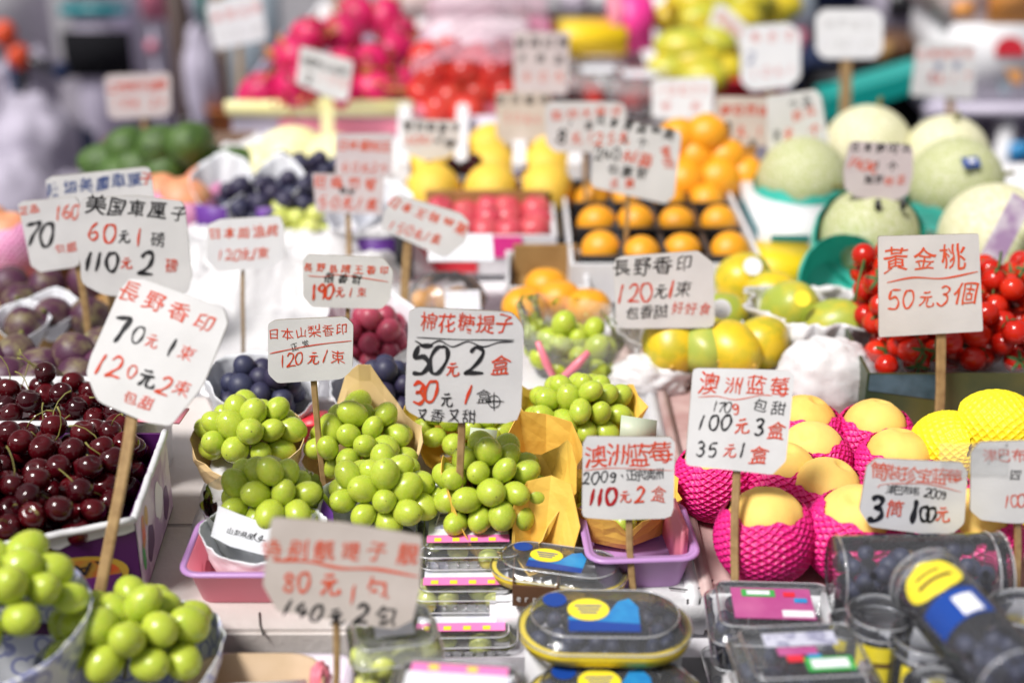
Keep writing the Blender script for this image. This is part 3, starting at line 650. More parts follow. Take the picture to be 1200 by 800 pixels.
c = P(330, 252, .05); bunch((c.x + .02, c.y, .03), (.06, .04, .03), 16, .016, 'pale green grape bunch below the dark blue grapes', me=GPALE)

# ------------------------------------------------------------------ black, blue and pink grapes in the middle
c = P(306, 452, .06); bunch((c.x, c.y, .052), (.052, .045, .036), 30, .0132, 'black grape bunch in white paper behind the tan paper wrap', me=GBLUE)
wrapper((c.x, c.y, -.02), (.04, .035), (.066, .055), [(0, .075), (90, .10), (180, .10), (215, .10), (270, .055), (320, .06)], 'whitepaper', 'white paper round the black grapes behind the tan wrap', seed=31)
c = P(450, 448, .06); bunch((c.x, c.y, .05), (.045, .045, .038), 26, .0138, 'dark blue grape bunch behind the big middle price card', me=GBLUE)
c2 = P(438, 398, .06); bunch((c2.x, c2.y, .06), (.042, .045, .045), 26, .0142, 'dusty pink grape bunch above the dark blue grapes', me=GPINK)
wrapper((c.x, c.y - .01, -.02), (.04, .04), (.062, .055), [(0, .08), (90, .08), (180, .085), (270, .055)], 'whitepaper', 'white paper below the dark blue grapes', seed=33)
wrapper((c2.x, c2.y, -.0), (.04, .04), (.06, .055), [(0, .08), (90, .11), (180, .09), (270, .045)], 'whitepaper', 'white paper behind the dusty pink grapes', seed=34)
c = P(368, 492, .03); rb_ = MB().add(tray(.032, .03, .03, .9, .002, .002, .004, TR(c.x, c.y, -.0, .2)), 'redplastic').add(box((c.x, c.y, .032), (.034, .032, .004), .2, .001), 'redplastic')
single('red_box', rb_, 'small red lidded box beside the price stick, behind the grapes', 'box', (c.x, c.y, 0))
single('foam_tray', MB().add(tray(.14, .11, .03, .9, .004, .006, .015, TR(P(430, 480, 0).x, P(430, 480, 0).y + .02, 0)), 'foam'), 'white foam tray under the dark blue and pink grapes', 'tray', (P(430, 480, 0).x, 1.7, 0))
single('foam_tray', MB().add(tray(.13, .10, .03, .9, .004, .006, .015, TR(P(310, 470, 0).x, P(310, 470, 0).y, 0)), 'foam'), 'white foam tray under the black grapes in white paper', 'tray', (P(310, 470, 0).x, 1.7, 0))

# ------------------------------------------------------------------ green grapes
def gb(px, py, d, rad, n, gr, label, **k):
    k.setdefault('keep', -.3); c = D(px, py, d); return c, bunch(c, rad, n, gr, label, **k)
c, _ = gb(-10, 702, 1.20, (.072, .056, .044), 40, .0152, 'big green grape bunch at the corner, in blue printed paper')
wrapper((c.x, c.y, -.083), (.04, .04), (.082, .07), [(0, c.z + .078), (40, c.z + .078), (90, c.z + .08), (180, c.z + .07), (250, c.z + .035), (300, c.z + .05), (335, c.z + .066)], 'bluepaper', 'blue printed white paper round the corner grape bunch', seed=41, crease=.04)
c, _ = gb(152, 748, 1.25, (.076, .056, .040), 50, .0157, 'big green grape bunch in white scalloped paper beside the corner bunch')
wrapper((c.x - .002, c.y, -.083), (.045, .04), (.084, .072), [(0, c.z + .078), (60, c.z + .08), (90, c.z + .08), (180, c.z + .06), (230, c.z + .05), (270, c.z + .046), (310, c.z + .058), (340, c.z + .072)], 'bluepaper', 'scalloped blue print on white paper round the front grape bunch', seed=43, crease=.04)
c, _ = gb(291, 512, 1.55, (.054, .048, .042), 30, .0136, 'green grape bunch in the tan paper cone next to the black grapes')
wrapper((c.x, c.y, -.002), (.034, .032), (.062, .055), [(0, c.z + .01), (60, c.z + .01), (90, c.z + .01), (140, c.z + .01), (190, c.z - .004), (240, c.z - .014), (275, c.z - .018), (320, c.z - .008)], 'tanpaper', 'tan paper cone of green grapes beside the black grapes', seed=44, power=.5)
c, _ = gb(318, 592, 1.42, (.052, .040, .048), 28, .0136, 'green grape bunch in the clear bag standing in the pink tray')
wrapper((c.x - .008, c.y - .002, .006), (.044, .03), (.060, .046), [(0, c.z + .01), (60, c.z + .02), (90, c.z + .025), (130, c.z + .012), (200, c.z + .0), (270, c.z - .012), (310, c.z - .01)], 'printedbag', 'clear printed bag of grapes standing in the pink tray', 'clear_bag', 'plastic bag', seed=45, solid=0, crease=.06, power=.5)
tc_ = P(292, 706, 0); pt = thing('punnet_tray', 'pink punnet tray holding the bag of green grapes', 'tray', (tc_.x, tc_.y + .045, 0))
part('tray_body', MB().add(tray(.128, .095, .036, .86, .002, .003, .014, TR(tc_.x + .006, tc_.y + .045, -.002)), 'pinktray'), pt)
part('rim', MB().add(loft([rr(.128 + .014, .095 + .014, .02, .0342), rr(.128 + .014, .095 + .014, .02, .0368), rr(.130, .097, .014, .0372), rr(.130, .097, .014, .0345)], (False, False), TR(tc_.x + .006, tc_.y + .045, 0)), 'lilactray'), pt)
mp, n_ = plane_map(286, 625, 1.375, -10, 22)     # label band on the bag
lb = [(256, 592), (280, 602), (308, 612), (330, 612), (330, 650), (308, 650), (270, 640), (247, 628)]
lv = [mp(x, y) for x, y in lb] + [mp(x, y, -.0008) for x, y in lb]; k = len(lb)
lt = thing('bag_label', 'white label band on the clear grape bag in the pink tray', 'label', mp(286, 625))
part('band', MB().add((lv, [tuple(range(k)), tuple(reversed(range(k, 2 * k)))] + [(j, k + j, k + (j + 1) % k, (j + 1) % k) for j in range(k)]), 'whitepaper'), lt, smooth=False)
ik = Ink(); ik.line('山梨県産', 270, 621, 294, 628, 8, 'black', .2); ik.stroke([(297, 628), (301, 624), (298, 630), (304, 634), (308, 627), (303, 631), (312, 633)], .9, 'black'); part('lettering', ik.build(mp, .0006), lt, smooth=False)
bag_ = [o for o in col.objects if o.get('label', '').startswith('clear printed bag')][0]
bb = wrapper((tc_.x + .010, tc_.y + .048, .004), (.046, .034), (.062, .044), [(0, .05), (90, .06), (180, .05), (270, .036)], 'whitepaper', '', 'printed_base', '', seed=71, crease=.06); bb.parent = bag_; bb.location = Vector((tc_.x + .010, tc_.y + .048, .004)) - bag_.location
for k_ in ('label', 'category'):
    if k_ in bb: del bb[k_]
c, _ = gb(424, 522, 1.56, (.056, .05, .046), 34, .0136, 'green grape bunch in the yellow paper with a tall pointed flap')
wrapper((c.x, c.y + .004, -.002), (.034, .034), (.066, .056), [(0, c.z + .02), (30, c.z + .012), (55, c.z + .018), (85, c.z + .075), (105, c.z + .07), (125, c.z + .005), (170, c.z - .004), (215, c.z - .02), (270, c.z - .05), (320, c.z - .02), (345, c.z + .01)], 'tanpaper', 'yellow tan paper with a tall pointed flap round green grapes', seed=46, power=.5)
c, _ = gb(450, 582, 1.45, (.052, .048, .042), 32, .0136, 'green grape bunch in white and purple paper before the flapped wrap')
wrapper((c.x, c.y, -.002), (.034, .034), (.060, .055), [(0, c.z + .0), (60, c.z + .005), (90, c.z + .01), (150, c.z + .012), (185, c.z + .012), (215, c.z - .01), (270, c.z - .042), (320, c.z - .03)], 'whitepaper', 'white paper with purple print round the lower green grapes', seed=47, power=.5)
mp, n_ = plane_map(382, 610, 1.42, -10, 15)
single('paper_print', MB().add(([mp(*q) for q in ((371, 600), (378, 584), (390, 600), (392, 622), (372, 622))] + [mp(*q, -.0008) for q in ((371, 600), (378, 584), (390, 600), (392, 622), (372, 622))], [(0, 1, 2, 3, 4), (9, 8, 7, 6, 5)] + [(j, 5 + j, 5 + (j + 1) % 5, (j + 1) % 5) for j in range(5)]), 'purpleprint'), 'purple grape print on the white paper behind the blurred front card', 'label', mp(382, 610), smooth=False)
c, _ = gb(545, 505, 1.62, (.056, .045, .042), 34, .0136, 'green grape bunch behind the stick of the big middle price card')
wrapper((c.x, c.y, -.002), (.034, .034), (.066, .052), [(0, c.z + .02), (40, c.z + .03), (90, c.z + .03), (140, c.z + .03), (180, c.z + .025), (230, c.z - .02), (270, c.z - .04), (320, c.z - .03)], 'yellowpaper', 'yellow paper wrap behind the big middle price card', seed=48, power=.5)
c, _ = gb(574, 576, 1.45, (.060, .052, .052), 46, .0136, 'large glossy green grape bunch in yellow paper at the centre front')
wrapper((c.x + .012, c.y - .004, -.002), (.036, .034), (.066, .058), [(0, c.z + .035), (18, c.z + .06), (35, c.z + .04), (60, c.z + .02), (90, c.z + .02), (150, c.z + .02), (172, c.z + .045), (198, c.z + .03), (218, c.z + .0), (240, c.z - .03), (285, c.z - .035), (315, c.z - .008), (328, c.z + .006), (342, c.z - .002)], 'yellowpaper', 'yellow paper wrap round the large centre grape bunch', seed=49, crease=.1, lean=(.006, 0), power=.5)
t_ = D(634, 652, 1.41); wrapper((t_.x, t_.y, .0), (.012, .012), (.034, .030), [(0, .045), (40, .08), (90, .085), (150, .075), (190, .03), (230, .006), (270, .012), (300, .034), (330, .02)], 'yellowpaper', 'folded yellow paper tail beside the stepped clear boxes', seed=58, crease=.10, power=.6, lean=(.004, .01), seg=9)
t_ = D(640, 575, 1.54); wrapper((t_.x, t_.y, .0), (.014, .014), (.040, .030), [(0, .06), (40, .085), (90, .09), (150, .10), (190, .075), (230, .05), (270, .05), (300, .062), (330, .05)], 'yellowpaper', 'folded yellow paper between the two yellow grape wraps', seed=59, crease=.10, power=.6, lean=(.0, .0), seg=8)
c, _ = gb(678, 484, 1.62, (.060, .050, .046), 44, .0136, 'green grape bunch in yellow paper below the clear grape bag')
wrapper((c.x, c.y - .004, -.002), (.036, .036), (.070, .06), [(0, c.z + .012), (25, c.z + .03), (50, c.z + .012), (90, c.z + .01), (140, c.z + .015), (165, c.z + .035), (185, c.z + .03), (215, c.z + .006), (240, c.z - .014), (262, c.z - .012), (285, c.z - .022), (320, c.z - .012)], 'yellowpaper', 'yellow paper wrap holding grapes below the clear grape bag', seed=50, crease=.13, power=.5)
c, _ = gb(724, 597, 1.48, (.044, .038, .030), 30, .0136, 'green grape bunch in yellow paper standing in the lilac tray')
wrapper((c.x, c.y - .004, .004), (.040, .036), (.062, .052), [(0, c.z + .03), (25, c.z + .03), (60, c.z + .02), (90, c.z + .02), (150, c.z + .025), (180, c.z + .035), (205, c.z + .026), (235, c.z + .024), (262, c.z + .016), (276, c.z - .002), (288, c.z + .014), (315, c.z + .022), (335, c.z + .024)], 'yellowpaper', 'yellow paper wrap standing in the lilac tray', seed=52, crease=.08, power=.4)
tc_ = P(752, 692, 0); pt = thing('punnet_tray', 'lilac punnet tray with a yellow paper wrap of grapes', 'tray', (tc_.x, tc_.y + .05, 0), rot=None)
part('tray_body', MB().add(tray(.098, .10, .038, .84, .002, .003, .014, TR(tc_.x - .002, tc_.y + .05, -.001, .06)), 'lilactray'), pt)
part('rim', MB().add(loft([rr(.098 + .014, .114, .02, .0362), rr(.098 + .014, .114, .02, .0388), rr(.1, .102, .014, .0392), rr(.1, .102, .014, .0365)], (False, False), TR(tc_.x - .002, tc_.y + .05, 0, .06)), 'lilactray'), pt)
part('pink_liner', MB().add(box((tc_.x + .036, tc_.y + .05, .036), (.012, .07, .05), .1, .004), 'pinktray'), pt)
for (px, py, d, rot, s, lab) in ((566, 515, 1.55, 12, (.030, .024), 'pale green paper tag stuck in the grapes behind the middle stick'), (748, 503, 1.56, 14, (.042, .026), 'green printed paper tag on the grapes above the white price card')):
    c = D(px, py, d); single('paper_tag', MB().add(box(c, (s[0], .0012, s[1]), 0, 0, (R(-35), R(rot), R(10))), 'tag'), lab, 'tag', c)
# clear bag of green grapes
c, _ = gb(672, 418, 1.86, (.060, .05, .045), 40, .0148, 'green grape bunch inside the clear bag with a pink ribbon')
cb = wrapper((c.x, c.y, .0), (.05, .045), (.07, .058), [(0, c.z + .05), (90, c.z + .06), (150, c.z + .075), (180, c.z + .06), (270, c.z + .05), (320, c.z + .06)], 'clearbag', 'clear crinkled plastic bag full of green grapes', 'clear_bag', 'plastic bag', seed=55, solid=0, crease=.12)
rbn = MB()
for sx_, q in ((-1, ((630, 400), (640, 425), (652, 448), (645, 455))), (1, ((690, 412), (675, 428), (655, 446), (660, 455)))):
    mp, n_ = plane_map(655, 430, 1.79, 0, 10); rbn.add(tube([mp(*p) for p in q], [.004, .006, .004, .003], 6), 'pinktray')
single('ribbon', rbn, 'pink ribbon tied on the clear grape bag', 'ribbon', mp(655, 430))
# brown carton with white script behind the clamshell stack
a = P(604, 712, -.0); b = P(652, 700, 0)
bc = thing('berry_carton', 'dark brown carton corner with white script beneath yellow paper', 'carton', (a.x, a.y, 0))
qa, qb, qc, qd = (a.x + .040, a.y), (b.x + .008, b.y + .07), (a.x - .0, b.y + .08), (a.x - .003, a.y + .005)
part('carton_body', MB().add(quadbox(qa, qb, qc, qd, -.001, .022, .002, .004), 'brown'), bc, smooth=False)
mpb = facemap(qd, qa, 0, .022, .0008); part('lettering', quickink('erryz', mpb, .15, .85, .38, .5, 'whiteprint', asp=.40, bold=0), bc, smooth=False)
ms = facemap(qa, qb, 0, .022, .0008); part('side_print', MB().add(([ms(.02, .02), ms(.5, .02), ms(.5, .95), ms(.02, .95)], [(0, 1, 2, 3)]), 'yellowpaper'), bc, smooth=False)

# ------------------------------------------------------------------ peaches in their carton
xl = P(836, 697, 0).x
pc = thing('peach_carton', 'open stained carton with white edges holding the netted peaches', 'carton', (.5, 1.4, -.043))
part('carton_floor', MB().add(bx(xl, .95, 1.168, 1.66, -.042, -.004), 'pinkstain'), pc, smooth=False)
part('front_edge', MB().add(bx(xl - .004, .95, 1.160, 1.1675, -.042, .006, .002), 'cartonwhite'), pc)
part('side_edge', MB().add(bx(xl - .012, xl - .0005, 1.168, 1.66, -.042, .008, .002), 'pinkstain').add(bx(xl - .026, xl - .0125, 1.162, 1.66, -.042, .004, .002), 'cartonwhite'), pc)
for a_ in ((897, 625, 'peach at the near corner of the carton, behind the berry stick'), (1003, 625, 'peach behind the small canister card, second in the near row'), (1138, 628, 'netted peach between the two canister cards'),
           (968, 585, 'peach in the second row behind the near corner peach'), (840, 560, 'peach at the carton edge behind the tall berry card'), (916, 566, 'peach half covered by the tall berry card'), (1092, 590, 'peach above the canister card in the second row'),
           (950, 540, 'peach in the third row beside the tall berry card'), (1050, 548, 'peach in the middle of the third row'), (942, 508, 'peach in the far row by the pale pink box'), (1024, 512, 'peach standing highest in the far row, below the white bag')):
    peach(a_[0], a_[1], a_[2], tilt=(random.uniform(-.12, .12), random.uniform(-.12, .12), 0), k=(1.0 if a_[1] > 600 else .9) * random.uniform(.97, 1.03))
for i, (px, py, z, rt, lab) in enumerate(((1112, 524, .04, (1.2, 0, .5), 'yellow foam net lying at the foot of the peach stick'), (1168, 500, .07, (1.45, .1, 1.1), 'yellow foam net on top of the other yellow nets'), (1175, 545, .035, (1.3, 0, 2), 'yellow foam net under the topmost yellow net'), (1222, 520, .05, (1.2, 0, 1), 'yellow foam net cut off by the picture edge'), (1205, 580, .03, (1.2, .3, 0), 'yellow foam net behind the taped canister card'))):
    c = P(px, py, z + .02); link('foam_fruit_net', YNET, None, c, rt, (.86, .86, .98), lab, 'foam net', 'yellow foam nets')
    link('netted_mango', PEACH, None, c, rt, (.82, .82, .9), 'fruit inside the ' + lab.replace('foam ', ''), 'mango', 'fruit in yellow nets')
# ------------------------------------------------------------------ tomatoes
a = P(1020, 497, -.01); tb = thing('tomato_box', 'dark green printed box heaped with red cherry tomatoes', 'box', (.6, 1.65, -.04))
a = Vector((P(1018, 440, .07).x, 1.53, 0))
part('box_body', MB().add(quadbox((1.0, 1.53), (1.0, 1.765), (a.x + .005, 1.765), (a.x, 1.53), -.04, .070, .003, .01), 'greenprintcard'), tb, smooth=False)
mpt = facemap((a.x, 1.53), (1.0, 1.53), -.04, .07, .0007)
mb = MB(); mb.add(([mpt(.005, .80), mpt(.16, .68), mpt(.14, .99), mpt(.005, .99)], [(0, 1, 2, 3)]), 'bluefoil')
mb.add(ell(.165, .34, .018, .07, mpt, .0004), 'yellowcard'); mb.add(ell(.162, .50, .022, .07, mpt, .0003), 'bluefoil'); mb.add(([mpt(.20, .30), mpt(.45, .30), mpt(.45, .305), mpt(.20, .306)], [(0, 1, 2, 3)]), 'goldprint'); mb.add(([mpt(.20, .62), mpt(.45, .60), mpt(.45, .61), mpt(.20, .63)], [(0, 1, 2, 3)]), 'bluefoil')
part('front_print', mb, tb, smooth=False)
part('clear_film', MB().add(sheet(a.x + .002, .99, 1.532, 1.60, 30, 4, lambda x, y, u, v: .072 + .004 * N3((x, y, 0), 30) - .012 * (1 - v)), 'clear'), tb)
for (x, y, z) in heap(quadsample((a.x + .018, 1.55), (a.x + .02, 1.74), (a.x + .30, 1.74), (a.x + .30, 1.55), .03), 150, .0152, .05, lambda x, y: .045 * min(1, max(0, (y - 1.54) / .14))):
    k = .0152 * random.uniform(.93, 1.08); c_ = random.random() < .45
    o = link('tomato', TOMATO, None, (x, y, z), (random.uniform(-1.3, 1.3), random.uniform(-1.3, 1.3), random.uniform(0, 6)), (k,) * 3, 'red cherry tomato with a green calyx in the dark green box' if c_ else 'shiny red cherry tomato without calyx in the dark green box', 'tomato', 'calyx tomatoes in the box' if c_ else 'bare tomatoes in the box')
    if c_: link('calyx', CALYX, o)
for i in range(4):
    x = .42 + .06 * i; y = 1.62 + .03 * (i % 2); pts = [(x + .02 * t, y + .05 * t, .125 + .035 * math.sin(t * 2) + .004 * math.sin(t * 9)) for t in (0, .3, .6, .9, 1.2)]
    single('tomato_vine', MB().add(tube(pts, .0016, 6), 'calyx'), 'thin green vine lying over the cherry tomatoes', 'vine', pts[0], group='tomato vines')
# ------------------------------------------------------------------ papayas in white bags
PAP = {k: fmesh('papaya', MB().add(sphere(seg=32, rings=22, fn=lambda p: Vector((p.x * (1 - .18 * p.z + .02 * math.cos(5 * math.atan2(p.y, p.x))), p.y * (1 - .18 * p.z), p.z * 1.18 - .10 * max(0, p.z) ** 6))), k).add(sphere((0, 0, 1.08), (.10, .10, .06), 8, 5), 'goldprint')) for k in ('papaya', 'papayagreen')}
for px, py, r, k, rt, lab in ((788, 404, .039, 'papaya', (1.9, .3, 0), 'yellow papaya in the white bag behind the tall berry card'), (858, 412, .037, 'papaya', (1.7, -.2, .6), 'yellow papaya with pale spots beside the white bag'), (846, 374, .036, 'papayagreen', (1.3, 0, 2), 'green papaya with a sticker behind the black lettered card'), (927, 364, .042, 'papayagreen', (.7, .2, 0), 'green yellow papaya standing in the middle of its row'), (982, 384, .040, 'papayagreen', (1.0, .3, 1), 'green papaya sunk in the crumpled white bag'), (872, 326, .038, 'papaya', (1.2, .3, 2.2), 'yellow papaya in back, by the orange tray'), (905, 345, .034, 'papaya', (1.2, .3, 1.2), 'small yellow papaya in front of the yellow carton'), (826, 410, .033, 'papayagreen', (1.6, .3, .4), 'small yellow green papaya squeezed between two yellow ones'), (895, 400, .034, 'papaya', (1.4, .3, 2.4), 'yellow papaya touching the round knotted white bag')):
    c = P(px, py, .05); ball('papaya', PAP[k], c, r, lab, 'papaya', 'papayas in white bags', rot=rt)
for (px, py, z, r, m_, on) in ((882, 312, .088, .013, 'whitelabel', 'the papaya beside the orange tray'), (845, 362, .09, .013, 'whitelabel', 'the green papaya behind the card'), (940, 350, .095, .011, 'yellowlabel', 'the middle green yellow papaya')):
    c = P(px, py, z); single('sticker', MB().add(loft([[Vector((r * math.cos(a_ * .4), r * math.sin(a_ * .4), zz)) for a_ in range(16)] for zz in (0, .0012)], mt=Matrix.Translation(c) @ Euler((R(55), 0, 0)).to_matrix().to_4x4()), m_), 'small round sticker on ' + on, 'sticker', c, smooth=False)
b = P(800, 436, 0); wrapper((b.x, b.y + .02, -.03), (.05, .04), (.082, .06), [(0, .09), (90, .09), (180, .10), (230, .07), (270, .06), (310, .07)], 'bagwhite', 'white crinkled bag round the papaya behind the berry cards', 'white_bag', 'plastic bag', seed=61, crease=.22)
b = P(872, 436, 0); wrapper((b.x, b.y + .02, -.03), (.05, .04), (.075, .06), [(0, .08), (90, .08), (180, .08), (270, .06)], 'bagwhite', 'white crinkled bag below the spotted yellow papaya', 'white_bag', 'plastic bag', seed=62, crease=.22)
b = P(962, 430, 0); wrapper((b.x, b.y + .035, -.03), (.055, .045), (.088, .07), [(0, .10), (60, .11), (90, .10), (180, .12), (230, .10), (270, .105), (310, .10)], 'bagwhite', 'big crumpled white bag beside the tomato box', 'white_bag', 'plastic bag', seed=63, crease=.26)
def lump(p, seed, a=.35):
    k = 1 + a * (abs(N3(p, 1.6, seed)) * 1.2 - .25) + .12 * abs(N3(p, 5, seed)); return p * k
b = P(968, 445, .03); single('bag_lump', MB().add(sphere((b.x, b.y, .03), (.062, .04, .055), 60, 40, lambda p: lump(p, 4, .15)), 'bagwhite'), 'round knotted white bag in front of the green papaya', 'plastic bag', (b.x, b.y, 0))
b = P(905, 465, .0); single('bag_lump', MB().add(sphere((b.x, b.y, .0), (.06, .03, .025), 60, 40, lambda p: lump(p, 9)), 'bagwhite'), 'flat twisted end of a white bag on the pale pink box', 'plastic bag', (b.x, b.y, 0))
b = P(760, 452, .0); single('bag_lump', MB().add(sphere((b.x, b.y, .01), (.05, .03, .03), 60, 40, lambda p: lump(p, 12)), 'bagwhite'), 'small white bag tail beside the clear grape bag', 'plastic bag', (b.x, b.y, 0))
pa, pb = P(728, 506, 0), P(1000, 500, 0)
pk = thing('pale_pink_box', 'long pale pink box with a small yellow emblem behind the peaches', 'box', (pa.x, 1.69, -.04))
part('box_body', MB().add(bx(pa.x, pb.x + .02, 1.668, 1.73, -.04, .022, .002), 'peachcard'), pk)
c = Y(985, 488, 1.667); part('emblem', MB().add(box((c.x, 1.6672, c.z), (.024, .0012, .018)), 'yellowcard').add(box((c.x, 1.6668, c.z), (.010, .0016, .008)), 'brown').add(box((c.x + .003, 1.667, c.z + .014), (.04, .001, .005)), 'pinkstain'), pk, smooth=False)
# ------------------------------------------------------------------ melons
MEL = {k: fmesh('melon', MB().add(sphere(seg=40, rings=28), k).add(tube([(0, 0, .97), (.02, .02, 1.1), (.14, .04, 1.16)], [.06, .05, .05], 8), 'stalk')) for k in ('melon', 'melonpale')}
def tealcup(px, py, z, r, lab, th1=1.75, tilt=(0, 0, 0)):
    me = netmesh(r * 1.06, r * 1.06, .3, th1, 20, 'tealnet', .03, 100, 40, .06); link('teal_foam_net', me, None, P(px, py, z), tilt, None, lab, 'foam net', 'teal foam nets')
for px, py, r, k, rt, lab in ((940, 214, .076, 'melon', (1.4, .3, .5), 'green melon in a teal net on the teal printed carton'), (1018, 278, .074, 'melon', (1.5, 0, 1), 'green melon behind the white sign stand'), (1120, 216, .078, 'melon', (1.2, .5, 1), 'round green melon beneath the blue stickers'), (1165, 280, .082, 'melonpale', (1.3, .6, 1), 'pale melon with a lilac band above the tomatoes'), (1016, 176, .080, 'melonpale', (.1, .2, 1), 'pale melon with its stem up, by the thick sign stick'), (1108, 186, .076, 'melonpale', (.2, -.2, 1), 'pale melon with a stem behind the stickered melon'), (1215, 300, .075, 'melon', (1, 1, 1), 'melon cut off by the picture edge above the tomatoes')):
    ball('melon', MEL[k], P(px, py, r + .0), r, lab, 'melon', 'green melons', rot=rt)
tealcup(940, 216, .076, .076, 'teal foam net under the melon on the printed carton', 1.62)
tealcup(1018, 281, .074, .078, 'teal foam net standing round the melon behind the sign stand', 1.75, (R(48), 0, 0))
tealcup(1120, 219, .078, .079, 'teal foam net below the melon with blue stickers', 1.35)
tealcup(1165, 284, .08, .083, 'teal foam net below the pale banded melon', 1.3)
tealcup(990, 328, .05, .062, 'empty teal foam net beside the yellow papayas', 1.7, (R(55), R(10), 0))
for px, py in ((1112, 180), (1138, 190)): 
    c = P(px, py, .135); single('sticker', MB().add(box(c, (.03, .018, .002), 0, 0, (R(40), 0, .3)), 'bluelabel').add(box(c + Vector((0, -.002, .0025)), (.012, .008, .001), 0, 0, (R(40), 0, .3)), 'whitelabel'), 'blue sticker on the green melons behind the yellow peach card', 'sticker', c, group='blue melon stickers', smooth=False)
c = P(1176, 275, .12); single('label_band', MB().add(box(Y(1178, 272, c.y - .055), (.034, .0015, .105), 0, 0, (R(-25), R(32), 0)), 'lilacprint'), 'lilac printed band across the pale melon', 'label', c, smooth=False)
a, b = P(890, 308, -.0), P(990, 318, 0)
mc = thing('melon_carton', 'white carton with teal print under the netted melon', 'carton', (a.x + .08, a.y + .12, -.01))
part('carton_body', MB().add(bx(a.x, b.x, a.y, a.y + .30, -.01, .065, .002), 'cartonwhite'), mc)
part('front_print', MB().add(bx(a.x + .015, a.x + .075, a.y - .001, a.y + .001, .036, .046), 'tealcard').add(bx(a.x + .09, a.x + .13, a.y - .001, a.y + .001, .036, .046), 'tealcard').add(bx(a.x + .08, a.x + .125, a.y - .001, a.y + .001, .008, .026), 'tealcard'), mc, smooth=False)
part('side_print', MB().add(bx(a.x - .001, a.x + .001, a.y + .03, a.y + .2, .03, .045), 'tealcard'), mc, smooth=False)
a = P(908, 333, .0); single('yellow_carton', MB().add(bx(a.x - .05, a.x + .065, a.y, a.y + .1, -.01, .035, .002), 'yellowcard'), 'low yellow carton behind the papayas and below the teal printed one', 'carton', a)
# ------------------------------------------------------------------ boxes of oranges, apples, netted mangoes
OR = fmesh('orange', MB().add(sphere(seg=26, rings=18, fn=lambda p: Vector((p.x, p.y, p.z * .92))), 'orangefruit'))
def carton(name, lab, pa, pb, depth, z0, z1, m_, inner=None, wall=.007):
    a, b = P(*pa, z0), P(*pb, z0); y = (a.y + b.y) / 2; t = thing(name, lab, 'carton', ((a.x + b.x) / 2, y, z0))
    part('carton_body', MB().add(quadbox((b.x, y), (b.x, y + depth), (a.x, y + depth), (a.x, y), z0, z1, wall, .012), m_), t, smooth=False)
    if inner: part('inner_tray', MB().add(bx(a.x + wall * 1.6, b.x - wall * 1.6, y + wall * 1.6, y + depth - wall * 1.6, z0 + .0125, z0 + .02), inner), t, smooth=False)
    return a.x, b.x, y, t
xa, xb, y, t = carton('orange_carton', 'white edged carton of oranges in black trays under clear film', (668, 358), (892, 352), .42, -.01, .05, 'cartonwhite', 'blackplastic')
for i in range(4):
    for j in range(3):
        x = xa + .045 + (xb - xa - .09) * i / 3 + random.uniform(-.006, .006); yy = y + .068 + .128 * j + random.uniform(-.012, .012)
        ball('orange', OR, (x, yy, .044), .031 * random.uniform(.95, 1.05), 'orange in its black tray cup inside the white edged carton', 'orange', 'oranges in the white edged carton')
mb = MB()
for i in range(3): xx = xa + .045 + (xb - xa - .09) * (i + .5) / 3; mb.add(bx(xx - .004, xx + .004, y + .0215, y + .39, .0205, .055), 'blackplastic')
part('divider', mb, t, smooth=False)
for j in range(4): part('cross_divider', MB().add(bx(xa + .014, xb - .014, y + .012 + .128 * j, y + .020 + .128 * j, .0205, .058), 'blackplastic'), t, smooth=False)
for px, py, z in ((802, 214, .03), (842, 212, .03), (872, 208, .03), (815, 186, .06), (850, 186, .06), (795, 164, .09), (828, 158, .10), (860, 178, .04), (790, 195, .04)):
    ball('orange', OR, P(px, py, z + .03), .040, 'large bright orange piled behind the orange carton', 'orange', 'large oranges in a pile')
a = P(835, 225, 0); single('crate_tray', MB().add(tray(.19, .2, .05, .95, .005, .005, .02, TR(a.x, a.y + .1, -.03)), 'cartonwhite'), 'white tray beneath the pile of large oranges', 'tray', a)
xa, xb, y, t = carton('apple_carton', 'wooden brown carton of rosy apples with a white rim', (485, 322), (652, 322), .17, -.02, .045, 'cartonwhite', 'cartonbrown')
part('red_edge', MB().add(bx(xa + .002, xa + .10, y - .003, y - .0005, -.015, .044), 'redplastic').add(bx(xa + .105, xa + .17, y - .003, y - .0005, .01, .044), 'hotpink'), t, smooth=False)
part('back_panel', MB().add(bx(xa + .012, xb - .012, y + .152, y + .159, -.005, .07), 'cartonbrown'), t, smooth=False)
ROSY = fmesh('apple', MB().add(sphere(seg=26, rings=18, fn=lambda p: dimple(p, .2, 5)), 'rosy').add(tube([(0, 0, .8), (.05, 0, 1.1)], .04, 6), 'stalk'))
for i in range(5):
    for j in range(3): ball('apple', ROSY, (xa + .036 + (xb - xa - .07) * i / 4 + random.uniform(-.006, .006), y + .038 + random.uniform(-.006, .006) + .047 * j, .035 + .008 * random.random()), .026, 'rosy red apple in the brown carton with a white rim', 'apple', 'rosy apples in the carton', rot=(random.uniform(-.5, .5), random.uniform(-.5, .5), 0))
a = P(540, 300, .06); single('paper_sheet', MB().add(box((a.x, a.y, .073), (.095, .09, .002), .05, 0, (.12, .02, .05)), 'whitepaper'), 'white paper sheet lying on the rosy apples', 'paper', a, smooth=False)
xa, xb, y, t = carton('persimmon_carton', 'brown carton with a white lip holding yellow orange fruit', (592, 380), (690, 378), .16, -.02, .035, 'cartonwhite', 'cartonbrown')
part('back_panel', MB().add(bx(xa + .012, xb - .012, y + .14, y + .147, -.005, .05), 'cartonbrown'), t, smooth=False)
